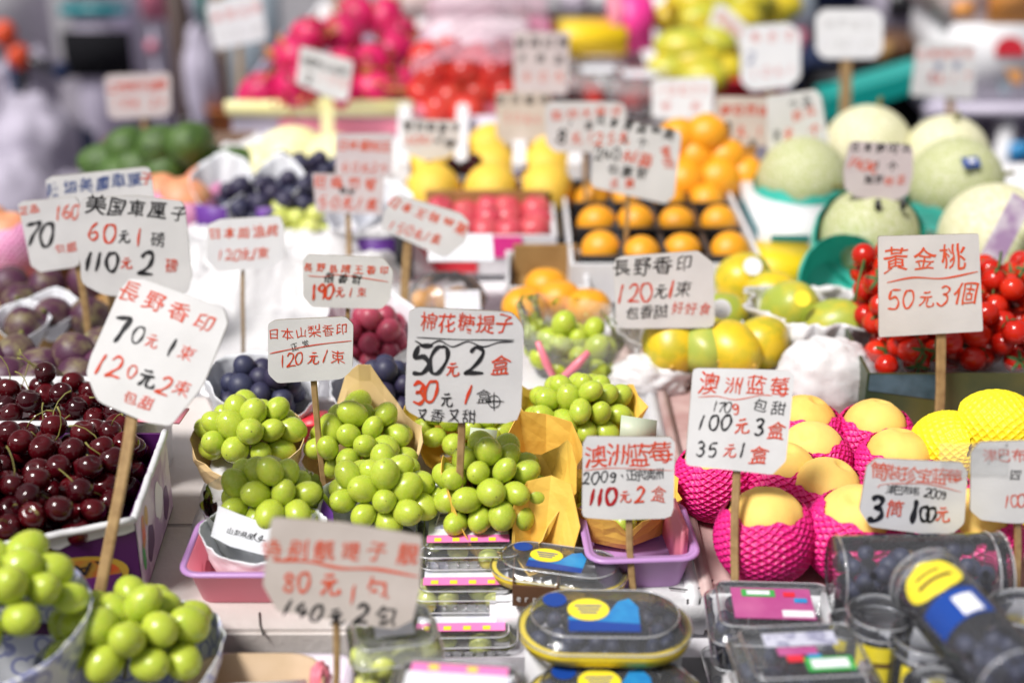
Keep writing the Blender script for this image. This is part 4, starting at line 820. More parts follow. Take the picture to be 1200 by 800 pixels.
PER = fmesh('persimmon', MB().add(sphere(seg=28, rings=18, fn=lambda p: dimple(Vector((p.x * (1 + .03 * math.cos(4 * math.atan2(p.y, p.x))), p.y, p.z * .85)), .12, 5)), 'orangefruit'))
for px, py in ((615, 360), (655, 350), (690, 360), (640, 335)): ball('persimmon', PER, P(px, py, .035), .032, 'yellow orange persimmon in the small brown carton', 'persimmon', 'persimmons in the small carton', rot=(.2, .1, random.uniform(0, 6)))
a = P(522, 372, 0); pkx = thing('sweet_packet', 'clear packet of yellow fruit with white print below the red carton', 'packet', a)
part('packet', MB().add(sphere((a.x, a.y + .03, .015), (.055, .045, .04), 40, 26, lambda p: lump(p, 21, .2)), 'clearbag'), pkx)
for q in range(5): ball('orange', OR, (a.x - .035 + .017 * q, a.y + .03 + .015 * (q % 2), .012), .018, 'small yellow fruit inside the clear printed packet', 'orange', 'fruit inside the clear packet')
part('print', MB().add(box((a.x + .025, a.y - .012, .03), (.05, .002, .03), 0, 0, (-.5, 0, .1)), 'whitelabel').add(box((a.x + .03, a.y - .0145, .025), (.025, .001, .008), 0, 0, (-.5, 0, .1)), 'pinklabel'), pkx, smooth=False)
for i, (px0, px1, tag_) in enumerate(((503, 508, 'left'), (575, 576, 'mid'), (640, 640, 'right'))):
    lab = ('yellow netted mango pair behind the angled card', 'yellow netted mango pair in the middle of three', 'yellow netted mango pair next to the orange carton')[i]
    t = thing('netted_mango_pair', lab, 'mangoes', P(px0, 215, .0))
    for q, py in enumerate((226, 201, 177)):
        c = P(px1, py, .045); o = link('netted_fruit', YNET2 if i or q else netmesh(.042, .05, .2, 2.95, 20, 'yellownet2' if 'yellownet2' in M else M.setdefault('yellownet2', mat('yellow_net_pale', (.85, .56, .07), .5)), .06, 200, 60), t, c - t.location, (R(80), 0, random.uniform(-.2, .2)), (1.12, 1.2, 1.12))
        if not (i or q): YNET2 = o.data
for i, px in enumerate((473, 540, 608, 672)):
    a, b = P(px, 240, 0), P(px + (3 if i < 3 else 6), 165, 0)
    single('foam_divider', MB().add(loft([[Vector((a.x - .012, a.y, z)), Vector((a.x + .012, a.y, z)), Vector((b.x + .012, b.y, z)), Vector((b.x - .012, b.y, z))] for z in (-.03, .075)]), 'foam'), ('white foam divider beside the angled card', 'white foam divider between the first netted mangoes', 'white foam divider between the middle netted mangoes', 'white foam divider beside the orange carton')[i], 'divider', a, smooth=False)
for i, (px, py, sx_, lab) in enumerate(((530, 252, .115, 'brown basket of dark cherries under the netted mangoes'), (603, 262, .12, 'black box of cherries with a gold emblem'), (655, 225, .07, 'small black tray between basket and orange carton'))):
    a = P(px, py, .0); t = thing('fruit_basket', lab, 'basket', (a.x, a.y, 0))
    part('basket_body', MB().add(tray(sx_, .10, .06, .85, .004, .004, .012, TR(a.x, a.y + .05, -.03)), 'blackplastic' if i else 'darkbrown'), t)
    if i == 1: part('emblem', MB().add(box((a.x + .03, a.y + .0015, .0), (.022, .0012, .026)), 'goldprint').add(box((a.x + .02, a.y + .05, .062), (.03, .09, .003), .3), 'bluelabel'), t, smooth=False)
    if i < 2:
        for (x, y, z) in heap(lambda: (a.x + random.uniform(-.042, .042), a.y + .05 + random.uniform(-.035, .035)), 26, .0135, .0, lambda x, y: .015):
            ball('cherry', CHERRY, (x, y, z), .0135, ('dark cherry in the brown basket under the netted mangoes', 'dark cherry in the black box with a gold emblem')[i], 'cherry', ('cherries in the brown basket', 'cherries in the black box')[i])
    single('clear_film', MB().add(sphere((a.x, a.y + .05, .03), (sx_ * .5, .05, .035), 30, 16, lambda p: lump(p, 31 + i, .15)), 'clearbag'), ('clear film over the brown cherry basket', 'clear film over the black cherry box', 'clear film over the small black tray')[i], 'plastic film', (a.x, a.y, 0))
a = P(662, 300, 0); single('gap_box', MB().add(bx(a.x - .012, a.x + .014, a.y, a.y + .16, -.03, .03, .002), 'blackplastic').add(bx(a.x - .010, a.x + .012, a.y + .165, a.y + .21, -.03, .06, .002), 'tealcard'), 'narrow dark box with a teal end between the apple and orange cartons', 'box', a, smooth=False)
a = P(475, 335, 0); single('dark_bottle', MB().add(loft([[Vector((a.x + r * math.cos(k * .45), a.y + r * math.sin(k * .45), z)) for k in range(14)] for z, r in ((-.03, .014), (.08, .014), (.10, .006), (.12, .006))]), 'blackplastic'), 'slim black bottle standing behind the thick angled card stick', 'bottle', a)
# ------------------------------------------------------------------ dragon fruits, apples, packages at the back
DRA = MB().add(sphere(seg=26, rings=18, fn=lambda p: Vector((p.x, p.y, p.z * 1.22))), 'dragon')
for k in range(22):
    th = .35 + 2.3 * (k % 6) / 5.5; a = k * 2.4; n_ = Vector((math.sin(th) * math.cos(a), math.sin(th) * math.sin(a), math.cos(th) * 1.22)); s = Vector((-math.sin(a), math.cos(a), 0)) * .16; upv = Vector((0, 0, .42)) + n_ * .28
    DRA.add(([n_ * .97 - s, n_ * .97 + s, n_ * 1.08 + upv * .6 + s * .4, n_ * 1.1 + upv, n_ * 1.08 + upv * .6 - s * .4], [(0, 1, 2, 3, 4)]), 'dragonleaf')
DRAG = fmesh('dragon_fruit', DRA)
for px, py, z, big in ((305, 112, .06, 1), (437, 108, .06, 1), (436, 76, .10, 1), (420, 18, .13, 1), (347, 102, .08, 1.1), (398, 112, .06, 1), (470, 100, .05, .9), (344, 68, .12, 1), (402, 82, .10, 1), (465, 62, .09, .95), (362, 45, .13, 1), (400, 42, .13, 1), (452, 22, .12, 1), (470, 40, .1, .9)):
    ball('dragon_fruit', DRAG, P(px, py, z), .045 * big, 'pink dragon fruit with pale green scales heaped in the yellow rimmed tray', 'dragon fruit', 'dragon fruits in the tray', rot=(random.uniform(.6, 1.6), random.uniform(-.4, .4), random.uniform(0, 6)))
a, b = P(272, 150, -.0), P(480, 150, 0)
t = thing('dragon_fruit_tray', 'yellow rimmed tray with a lilac and pink front full of dragon fruits', 'tray', ((a.x + b.x) / 2, a.y, -.03))
part('tray_body', MB().add(quadbox((b.x, a.y), (b.x, a.y + .8), (a.x, a.y + .8), (a.x, a.y), -.03, .05, .012, .02), 'lilac'), t, smooth=False)
part('rim', MB().add(bx(a.x - .01, b.x + .01, a.y - .012, a.y - .001, .028, .06, .003), 'pomelo'), t)
part('front_stripe', MB().add(bx(a.x + .10, b.x - .02, a.y - .006, a.y - .001, -.015, .02), 'pinkpaint'), t, smooth=False)
APP = fmesh('apple', MB().add(sphere(seg=26, rings=18, fn=lambda p: dimple(p, .2, 5)), 'apple').add(tube([(0, 0, .8), (.05, 0, 1.1)], .04, 6), 'stalk'))
for px, py, z in ((497, 112, .05), (528, 118, .05), (560, 112, .05), (592, 112, .05), (508, 92, .08), (545, 88, .09), (580, 88, .09), (612, 92, .07), (500, 70, .11), (528, 66, .11), (560, 72, .11), (590, 66, .11), (515, 130, .03), (548, 132, .03)):
    ball('apple', APP, P(px, py, z), .041, 'bright red apple under the pink film beside the dragon fruits', 'apple', 'red apples under pink film', rot=(random.uniform(-.6, .6), random.uniform(-.6, .6), 0))
a, b = P(478, 100, .1), P(640, 20, .1)
def film(x, y, u, v): return .15 + .05 * math.sin(u * 3.1) + .03 * N3((x, y, 3), 9) + .02 * abs(N3((x, y, 8), 22)) - .05 * (1 - v)
single('pink_film', MB().add(sheet(a.x, b.x, a.y, a.y + 1.2, 50, 80, film), 'sheetpink'), 'crinkled pinkish clear film over the red apples', 'plastic film', (a.x, a.y, .1))
a = P(545, 150, 0); single('apple_tray', MB().add(tray(.30, .36, .06, .95, .005, .006, .03, TR(a.x, a.y + .2, -.03)), 'foamlilac').add(box((a.x - .02, a.y + .02, .035), (.2, .05, .02), .05, .008), 'pinktray'), 'lilac foam tray with a pink lip under the red apples', 'tray', a)
a = P(575, 165, 0); single('foam_lump', MB().add(sphere((a.x, a.y, .0), (.08, .06, .05), 50, 30, lambda p: lump(p, 17)), 'foamlilac'), 'lilac white plastic bundle in front of the red apples', 'plastic bag', a)
def gift(px, py, sx_, sy_, sz, m1, m2, lab, z=0, rz=0):
    a = P(px, py, z); t = thing('fruit_package', lab, 'package', a)
    part('package_body', MB().add(box((a.x, a.y + sy_ / 2, z + sz / 2), (sx_, sy_, sz), rz, .006), m1), t)
    part('wrap_band', MB().add(box((a.x - sx_ * .42, a.y + sy_ / 2, z + sz / 2 + .001), (sx_ * .3, sy_ * 1.04, sz * 1.04), rz, .006), m2), t)
gift(680, 66, .24, .16, .07, 'yellowcard', 'hotpink', 'yellow fruit package with a pink band behind the clear boxes')
gift(742, 62, .10, .25, .13, 'hotpink', 'pinkpaint', 'hot pink wrapped package next to the green mangoes')
gift(560, 10, .5, .3, .06, 'cartonwhite', 'peachcard', 'pale flat carton far behind the red apples')
gift(720, 8, .3, .3, .06, 'cartonwhite', 'foamlilac', 'white carton behind the hot pink package')
gift(650, 8, .22, .3, .06, 'peachcard', 'orangecarton', 'peach coloured carton at the far end of the stall')
def clam(c, w_, d_, h_, rz, fruit_n, me, fr, lab, flab, fgroup, fname, fcat, labels, lidmat='clear', ns='clear_box', cat='clear box', rows=1, fillz=None, mbody='clear'):
    t = thing(ns, lab, cat, c, None, (0, 0, rz)); mt = None; hb = h_ * .62
    part('base', MB().add(loft([rr(w_ * .86, d_ * .86, .008, .001), rr(w_ * .96, d_ * .96, .012, hb), rr(w_ * 1.04, d_ * 1.06, .014, hb), rr(w_ * 1.04, d_ * 1.06, .014, hb + .002)], (True, False)), mbody), t, world=False)
    part('lid', MB().add(loft([rr(w_ * 1.04, d_ * 1.06, .014, hb + .003), rr(w_ * .97, d_ * .97, .012, hb + .003), rr(w_ * .90, d_ * .88, .012, h_ - .003), rr(w_ * .86, d_ * .84, .010, h_), rr(w_ * .82, d_ * .78, .010, h_), rr(w_ * .80, d_ * .76, .01, h_ - .0015)], (False, True)), lidmat), t, world=False)
    for nm, ring in (('lid_edge_glint', rr(w_ * 1.045, d_ * 1.065, .014, hb + .0045)), ('lid_edge_glint', rr(w_ * .885, d_ * .865, .011, h_ - .0005)), ('base_edge_glint', rr(w_ * .965, d_ * .965, .012, .006))): part(nm, MB().add(tube(ring + [ring[0]], .0010, 5, False), 'edgeglint'), t, world=False)  # thin edge tubes, whitened to imitate rim highlights
    rib = MB()
    for k in range(9):
        x = -w_ * .42 + w_ * .84 * k / 8; rib.add(tube([(x * .93, -d_ * .435, .004), (x, -d_ * .482, hb - .002)], .0012, 5), mbody)
    part('rib', rib, t, world=False)
    for (nm, pos, size, m_) in labels: part(nm, MB().add(box((pos[0] * w_, pos[1] * d_, h_ + pos[2]), (size[0] * w_, size[1] * d_, .0007)), m_), t, smooth=False, world=False)
    mtx = Matrix.Translation(c) @ Matrix.Rotation(rz, 4, 'Z')
    def s(): return random.uniform(-.40, .40) * w_, random.uniform(-.40, .40) * d_
    for p in heap(s, fruit_n, fr, .003, lambda x, y: 0, 10):
        if p[2] + fr > h_ - .001: continue
        ball(fname, me, mtx @ Vector(p), fr * random.uniform(.9, 1.05), flab, fcat, fgroup)
    return t
for i, (px, py, lab) in enumerate(((640, 108, 'clear box of rosy fruit behind the long white cards'), (700, 112, 'clear box of rosy fruit in the middle of the back row'), (748, 118, 'clear box of rosy fruit beside the mangoes'))):
    c = P(px, py, 0); clam((c.x, c.y, -.02), .15, .16, .08, 0, 12, APP, .028, lab, 'rosy fruit inside the clear boxes at the back', 'fruit inside the clear back boxes', 'apple', 'apple', [('label', (0, 0, .001), (.5, .4), 'whitelabel')], 'clearbag')
MAN = fmesh('mango', MB().add(sphere(seg=26, rings=18, fn=lambda p: Vector((p.x * (1 + .08 * p.z), p.y * .82, p.z * 1.35))), 'mango'))
for px, py, z in ((790, 82, .05), (815, 72, .07), (840, 80, .05), (800, 55, .1), (832, 52, .1), (858, 66, .06), (820, 90, .04)): ball('mango', MAN, P(px, py, z), .050, 'yellow green mango in the front mango heap', 'mango', 'mangoes of the front heap', rot=(R(90), random.uniform(-.3, .3), random.uniform(.8, 2.2)))
for px, py, z in ((790, 20, .07), (825, 22, .09), (862, 24, .09), (895, 20, .07), (808, 4, .12), (845, 2, .12), (880, 2, .12), (910, 6, .1)): ball('mango', MAN, P(px, py, z), .052, 'yellow mango in the far mango heap', 'mango', 'mangoes of the far heap', rot=(R(90), random.uniform(-.3, .3), random.uniform(.8, 2.2)))
a = P(822, 104, 0); single('mango_tray', MB().add(tray(.22, .3, .05, .95, .006, .006, .02, TR(a.x, a.y + .16, -.03)), 'foam'), 'white foam tray beneath the front mango heap', 'tray', a)
a = P(850, 38, 0); single('mango_tray', MB().add(tray(.36, .34, .06, .95, .006, .006, .02, TR(a.x, a.y + .2, -.03)), 'foam'), 'white foam tray beneath the far mango heap', 'tray', a)
a = P(880, 112, 0); single('red_crate', MB().add(tray(.16, .22, .06, .97, .006, .006, .01, TR(a.x, a.y + .11, -.03)), 'redplastic'), 'dark red crate between the mangoes and the oranges', 'crate', a)

# ------------------------------------------------------------------ front packs
for i, (px, py, yy, z, lab) in enumerate(((549, 0, 1.235, -.0035, 'topmost clear box of pale grapes in the stepped stack'), (547, 0, 1.20, -.0312, 'second clear box of pale grapes, one step down the stack'), (540, 0, 1.163, -.0589, 'third clear box of pale grapes in the stepped stack'), (535, 0, 1.118, -.0866, 'lowest clear box of pale grapes in the stepped stack'))):
    cc = Y(px, 660 + 45 * i, yy); z = (.001, -.026, -.054, -.0845)[i]
    clam((cc.x, yy + .005, z), (.100, .103, .105, .108)[i], .078, .0285, random.uniform(-.05, .05), 70, GPALE, .0108, lab, 'pale green grape packed in the pink labelled clear boxes', 'pale grapes in the labelled clear boxes', 'grape', 'grape',
         [('label', (0, .10, .0004), (.80, .48), 'whitelabel'), ('barcode', (-.26, .12, .0009), (.16, .2), 'greylabel'), ('pink_strip', (.0, -.22, .0005), (.82, .17), 'pinklabel')] + [('yellow_dot', (x, -.25, .0010), (.07, .08), 'yellowlabel') for x in (-.3, -.12, .06, .24)])
cc = D(468, 768, 1.235); clam((cc.x - .004, cc.y, cc.z - .02), .075, .07, .05, .2, 16, GPALE, .011, 'blurred clear tub of pale grapes in front of the stepped stack', 'pale green grape in the blurred clear tub', 'pale grapes in the blurred tub', 'grape', 'grape', [('label', (0, .05, .0006), (.45, .5), 'whitelabel')], 'clearbag')
cc = D(540, 812, 1.13); clam((cc.x - .004, cc.y, cc.z - .035), .105, .08, .04, -.1, 22, GPALE, .011, 'front clear box of pale grapes with a pink strip, cut by the picture edge', 'pale green grape in the frontmost clear box', 'pale grapes in the frontmost box', 'grape', 'grape', [('label', (0, -.02, .0004), (.8, .5), 'whitelabel'), ('pink_strip', (0, .30, .0006), (.75, .14), 'pinklabel'), ('yellow_dot', (-.2, .30, .0012), (.08, .07), 'yellowlabel'), ('yellow_dot', (.1, .30, .0012), (.08, .07), 'yellowlabel')])
def ovalpack(c, w_, d_, h_, rz, lab, flab, fgroup, n=40, empty=False):
    t = thing('oval_pack', lab, 'berry pack', c, None, (0, 0, rz)); r = d_ / 2
    part('base', MB().add(loft([rr(w_ * .86, d_ * .82, r, .001, k=10), rr(w_ * .95, d_ * .94, r, h_ * .55, k=10), rr(w_ * .92, d_ * .90, r, h_ * .55, k=10), rr(w_ * .84, d_ * .78, r, .003, k=10)]), 'cleartub'), t, world=False)
    part('rim', MB().add(loft([rr(w_ * .955, d_ * .95, r, h_ * .50, k=10), rr(w_ * 1.0, d_ * 1.02, r, h_ * .30, k=10), rr(w_ * 1.03, d_ * 1.06, r, h_ * .50, k=10), rr(w_ * 1.03, d_ * 1.06, r, h_ * .62, k=10), rr(w_ * .955, d_ * .95, r, h_ * .62, k=10)], (False, False)), 'yellowplastic'), t, world=False)
    part('lid', MB().add(loft([rr(w_ * 1.03, d_ * 1.06, r, h_ * .63, k=10), rr(w_ * .96, d_ * .97, r, h_ * .64, k=10), rr(w_ * .90, d_ * .88, r, h_ - .002, k=10), rr(w_ * .86, d_ * .82, r, h_, k=10)], (False, True)), 'clear'), t, world=False)
    for ring in (rr(w_ * .88, d_ * .85, r, h_ - .0006, k=10), rr(w_ * 1.035, d_ * 1.065, r, h_ * .64, k=10)): part('lid_edge_glint', MB().add(tube(ring + [ring[0]], .0010, 5, False), 'edgeglint'), t, world=False)  # pale tubes along the lid edges imitate glints
    def ellp(cx, cy, rx, ry, z, m_, wob=0): return ([(cx * w_ + rx * w_ * math.cos(k * math.pi / 18) * (1 + wob * math.sin(k * 2.1)), cy * d_ + ry * d_ * math.sin(k * math.pi / 18) * (1 + wob * math.sin(k * 1.7)), h_ + z) for k in range(36)], [tuple(range(36))]), m_
    lbm = MB()
    lbm.add(([(-.22 * w_, -.28 * d_, h_ + .0004), (.20 * w_, -.28 * d_, h_ + .0004), (.20 * w_, .10 * d_, h_ + .0004), (.15 * w_, .26 * d_, h_ + .0004), (.08 * w_, .20 * d_, h_ + .0004), (.03 * w_, .02 * d_, h_ + .0004), (-.22 * w_, -.08 * d_, h_ + .0004)], [tuple(range(7))]), 'skylabel')
    lbm.add(([(-.22 * w_, -.34 * d_, h_ + .0006), (.20 * w_, -.34 * d_, h_ + .0006), (.20 * w_, -.2 * d_, h_ + .0006), (-.22 * w_, -.14 * d_, h_ + .0006)], [(0, 1, 2, 3)]), 'bluelabel')
    part('blue_label', lbm, t, smooth=False, world=False); part('yellow_label', MB().add(*ellp(-.10, .04, .125, .2, .0010, 'yellowlabel')), t, smooth=False, world=False); part('round_label', MB().add(*ellp(-.30, .22, .072, .13, .0006, 'bluelabel')), t, smooth=False, world=False)
    ln = MB()
    for q in range(3): ln.add(box((-.10 * w_, (.10 - .06 * q) * d_, h_ + .0013), ((.16 - .03 * q) * w_, .022 * d_, .0004)), 'bluelabel')
    part('label_lines', ln, t, smooth=False, world=False)
    if empty: return t
    mtx = Matrix.Translation(c) @ Matrix.Rotation(rz, 4, 'Z')
    def s():
        while True:
            x, y = random.uniform(-.42, .42), random.uniform(-.40, .40)
            if max(0, abs(x) - .25) ** 2 / .17 ** 2 + (y / .40) ** 2 < 1: return x * w_, y * d_
    for p in heap(s, n, .0078, .004, lambda x, y: 0, 8):
        if p[2] + .0078 < h_ - .001: ball('blueberry', BERRY, mtx @ Vector(p), .0078 * random.uniform(.85, 1.05), flab, 'blueberry', fgroup)
    return t
cc = Y(708, 742, 1.09); ovalpack((cc.x, 1.085, -.002), .152, .088, .038, -.02, 'yellow rimmed oval pack of blueberries with a blue label, upper one', 'blueberry in the upper yellow rimmed oval pack', 'blueberries in the upper oval pack', 46)
cc = Y(722, 800, 1.035); ovalpack((cc.x, 1.025, -.036), .152, .088, .038, .03, 'lower oval blueberry pack half cut by the picture edge', 'blueberry in the lower oval pack', 'blueberries in the lower oval pack', 30)
cc = Y(672, 705, 1.13); ovalpack((cc.x - .012, 1.185, .0), .13, .06, .03, R(-14), 'oval pack tilted behind the upper blueberry pack, against the foam slab', 'blueberry in the tilted oval pack', 'blueberries in the tilted pack', 0, True)
lb5 = [('magenta_label', (-.02, .0, .0004), (.62, .58), 'magentalabel'), ('barcode', (.16, -.2, .0012), (.24, .12), 'whitelabel'), ('green_label', (-.12, .18, .0012), (.26, .13), 'greenprint'), ('white_oval', (-.12, .18, .0018), (.18, .07), 'whitelabel'), ('red_dot', (.12, .16, .0015), (.09, .08), 'redplastic'), ('blue_dot', (.20, .05, .0015), (.1, .08), 'skylabel')]
cc = Y(908, 712, 1.105); clam((cc.x, 1.105, -.020), .118, .085, .052, -.05, 48, BERRY, .0078, 'clear blueberry box with a magenta label in front of the peach carton', 'blueberry in the magenta labelled clear box', 'blueberries in the magenta labelled box', 'blueberry', 'blueberry', lb5)
clam((cc.x + .002, 1.10, -.084), .118, .085, .062, .05, 26, BERRY, .0078, 'clear blueberry box underneath the magenta labelled one', 'blueberry in the clear box beneath the magenta one', 'blueberries in the under box', 'blueberry', 'blueberry', [])
cc = Y(940, 790, 1.0); lb6 = [('grey_label', (0, .18, .0004), (.56, .22), 'greylabel'), ('magenta_label', (-.06, -.02, .0006), (.3, .13), 'magentalabel'), ('red_dot', (-.1, -.14, .0008), (.12, .1), 'redplastic'), ('blue_dot', (.05, -.14, .0012), (.1, .1), 'skylabel'), ('green_label', (.14, -.26, .0014), (.36, .22), 'greenprint'), ('white_oval', (.14, -.26, .002), (.28, .14), 'whitelabel')]
clam((cc.x, 1.0, .004), .112, .085, .052, .08, 38, BERRY, .0078, 'nearest clear blueberry box with a grey barcode label', 'blueberry in the nearest clear box', 'blueberries in the nearest box', 'blueberry', 'blueberry', lb6)
single('pack_riser', MB().add(bx(.005, .16, .975, 1.073, -.0845, -.037, .003), 'cartonwhite').add(bx(.012, .155, 1.075, 1.124, -.0845, -.004, .003), 'cartonwhite'), 'low white carton underneath the oval blueberry packs', 'carton', (.08, 1.05, -.0845))
single('box_riser', MB().add(bx(cc.x - .06, cc.x + .055, .95, 1.045, -.0845, .003, .003), 'cartonwhite'), 'white carton block underneath the nearest clear blueberry box', 'carton', (cc.x, 1.0, -.0845))
single('bubble_wrap', MB().add(sphere((Y(866, 778, 1.05).x, 1.05, -.085), (.035, .03, .028), 40, 26, lambda p: lump(p, 41, .4)), 'bagwhite'), 'grey crumpled wrap between oval packs and clear boxes', 'wrapping', (.2, 1.05, -.085))
def tub(c, axis, r, L, lab, flab, fgroup, ns='berry_canister', n=30, labels=(), cat='canister', holes=True, face=None):
    c = Vector(c); axis = Vector(axis).normalized(); q = axis.to_track_quat('Z', 'Y'); t = thing(ns, lab, cat, c); mt = q.to_matrix().to_4x4()
    fl = q.to_matrix().inverted() @ Vector(face) if face else Vector((1, 0, 0)); fa = math.atan2(fl.y, fl.x)
    def circ(rad, z): return [Vector((rad * math.cos(k * math.pi / 20), rad * math.sin(k * math.pi / 20), z)) for k in range(40)]
    part('tube_wall', MB().add(loft([circ(r * .98, -L / 2), circ(r, -L / 2 + .003), circ(r, L / 2 - .010)], (True, False), mt), 'cleartub'), t, world=False)
    part('lid', MB().add(loft([circ(r * 1.03, L / 2 - .012), circ(r * 1.03, L / 2), circ(r * .93, L / 2 + .001), circ(r * .90, L / 2 - .002)], (False, True), mt), 'cleartub'), t, world=False)
    eg = MB()
    for rad_, z_ in ((r * 1.03, L / 2), (r * 1.03, L / 2 - .012), (r * 1.0, -L / 2 + .003)): cc_ = [mt @ p for p in circ(rad_, z_)]; part('lid_edge_glint', MB().add(tube(cc_ + [cc_[0]], .0011, 5, False), 'edgeglint'), t, world=False)  # edge rings with highlights put in as pale colour
    for (nm, a0, a1, z0, z1, m_, rad, oval) in labels:
        v = []; f = []; K = 16; J = 10
        for j in range(J + 1):
            for k in range(K + 1):
                u, w_ = k / K * 2 - 1, j / J * 2 - 1
                if oval: u *= math.sqrt(max(0.0, 1 - w_ * w_)) 
                a = fa + (a0 + a1) / 2 + u * (a1 - a0) / 2; z = (z0 + z1) / 2 + w_ * (z1 - z0) / 2
                v.append(mt @ Vector((rad * math.cos(a), rad * math.sin(a), z * L)))
        for j in range(J):
            for k in range(K): a = j * (K + 1) + k; f.append((a, a + 1, a + K + 2, a + K + 1))
        part(nm, MB().add((v, f), m_), t, world=False)
    if holes:
        for k in range(6):
            for z in (-.33, 0, .33):
                a = k * math.pi / 3 + .5; p = Vector((r * 1.004 * math.cos(a), r * 1.004 * math.sin(a), z * L)); n_ = Vector((math.cos(a), math.sin(a), 0)); s = Vector((-math.sin(a), math.cos(a), 0))
                part('vent_hole', MB().add(([mt @ (p + (s * math.cos(h * .6) + Vector((0, 0, 1)) * math.sin(h * .6)) * .0036) for h in range(10)], [tuple(range(10))]), 'blackplastic'), t, smooth=False, world=False)
    m3 = q.to_matrix(); inv = m3.inverted(); 
    pts = []
    for _ in range(n * 6):
        a = random.uniform(0, 6.28); rad = (r - .0095) * math.sqrt(random.uniform(.3, 1)); p = Vector((rad * math.cos(a), rad * math.sin(a), random.uniform(-L / 2 + .01, L / 2 - .02)))
        if (m3 @ p).z > r * .45 and abs(axis.z) < .5: continue
        if all((p - o).length > .0145 for o in pts): pts.append(p)
        if len(pts) >= n: break
    for p in pts: ball('blueberry', BERRY, c + m3 @ p, .0085 * random.uniform(.9, 1.1), flab, 'blueberry', fgroup)
    return t
c = Vector((Y(1072, 692, 1.105).x, 1.105, .064))
tub(c, (1, 0.03, 0), .036, .152, 'clear canister of blueberries lying on its side before the netted peaches', 'blueberry in the lying clear canister', 'blueberries in the lying canister', n=62,
    labels=[('blue_label', -.75, -.1, -.34, .16, 'bluelabel', .0364, False), ('yellow_label', -.85, .0, .20, .44, 'yellowlabel', .0366, True)], face=(0, .35, .9))
e0, e1 = D(1094, 692, 1.20), D(1180, 790, 1.096)
t = tub((e0 + e1) / 2, e0 - e1, .031, (e0 - e1).length + .03, 'blurred clear canister with yellow and blue labels pointing at the viewer', 'blueberry in the canister pointing at the viewer', 'blueberries in the pointing canister', n=40,
    labels=[('yellow_label', -1.0, .75, .14, .42, 'yellowlabel', .0313, True), ('blue_label', -1.0, .7, -.12, .12, 'bluelabel', .0313, False), ('white_label', -.1, .45, -.10, .06, 'whitelabel', .0316, False), ('label_text', -.6, .4, .24, .27, 'brown', .0316, False), ('small_text', -.5, .2, .31, .33, 'brown', .0316, False)], face=(-.25, -.5, .85))
xr0 = Y(985, 740, 1.06).x; single('riser_carton', MB().add(bx(xr0, xr0 + .30, .86, 1.066, -.0845, -.008, .003), 'cartonwhite').add(bx(xr0 + .0, xr0 + .30, 1.068, 1.145, -.0845, .026, .003), 'cartonwhite'), 'low stepped white carton underneath the clear blueberry canisters', 'carton', (xr0 + .1, 1.0, -.0845))
for i, (px, yy, zt, r, L, lab, lz) in enumerate(((1030, 1.035, .070, .027, .076, 'standing clear tub of blueberries with a yellow label, below the lying canister', 'yellow'), (1088, 1.005, .068, .029, .074, 'clear tub with a yellow strip beneath the pointing canister', 'yellow'), (1118, .93, .067, .032, .073, 'clear tub at the lower edge under the pointing canister', 'none'), (1196, 1.03, .078, .028, .084, 'clear tub with an oval yellow label at the picture edge', 'yellow'), (991, 1.052, .052, .014, .058, 'narrow tub with a yellow printed strip next to the magenta box', 'yellow'))):
    c = Y(px, 735, yy); tub((c.x, yy, zt - L / 2), (0, 0, 1), r, L, lab, 'blueberry in the ' + lab.split(' with')[0].split(' at')[0].replace('standing ', 'upright ') + (' near the magenta box', ' near the pointing canister', ' by the lower edge', ' by the picture edge', ' next to magenta')[i], 'blueberries in upright tub ' + 'abcde'[i], 'berry_tub', 8, [('yellow_label', -.75, .55, -.36, .26, 'yellowlabel', r * 1.015, lz == 'yellow' and i == 3), ('label_text', -.4, .4, .0, .06, 'brown', r * 1.03, False)] if lz == 'yellow' else [], 'tub', False, (-.2, -1, 0))
ft = thing('foam_tray', 'white foam tray with kraft paper and a red scrap at the front edge', 'tray', (P(318, 770, 0).x, 1.0, -.085))
xa_, xb_ = Y(228, 770, 1.08).x, Y(410, 765, 1.08).x; cx_ = (xa_ + xb_) / 2
part('tray_body', MB().add(tray(xb_ - xa_, .15, .072, .93, .004, .007, .014, TR(cx_, 1.005, -.085)), 'foamlilac'), ft)
c = Y(300, 790, 1.03); single('kraft_paper', MB().add(loft([rr(.105, .10, .03, -.078), rr(.122, .115, .035, .010), rr(.118, .111, .035, .010), rr(.10, .095, .03, -.03)], mt=TR(c.x, 1.003, 0)), 'kraft'), 'curved kraft paper lining in the front foam tray', 'paper', (c.x, 1.0, -.08))
single('white_paper', MB().add(box((c.x + .004, 1.0, -.004), (.085, .07, .004), .1, .001), 'whitepaper'), 'white paper lying inside the kraft lining of the front tray', 'paper', (c.x, .98, -.03))
c = Y(372, 785, 1.02); single('red_scrap', MB().add(sphere((c.x, 1.035, .0), (.009, .014, .016), 24, 16, lambda p: lump(p, 51, .5)), 'pinktray'), 'small red crumpled scrap beside the kraft paper', 'paper', (c.x, 1.01, -.04))
c = P(440, 765, -.06); single('black_cable', MB().add(tube([(c.x - .03, c.y, -.08), (c.x, c.y + .01, -.074), (c.x + .02, c.y - .01, -.08)], .004, 8), 'blackplastic'), 'short black cable lying beside the front foam tray', 'cable', (c.x, c.y, -.08))
mb = MB(); a = P(304, 715, 0); crack = [(a.x, a.y, -.0026), (a.x + .004, a.y - .02, -.0026), (a.x + .009, a.y - .035, -.0026)]
single('dark_crack', MB().add(tube(crack, .0011, 5), 'shelf'), 'dark crack in the beige board below the pink tray', 'crack', crack[0])
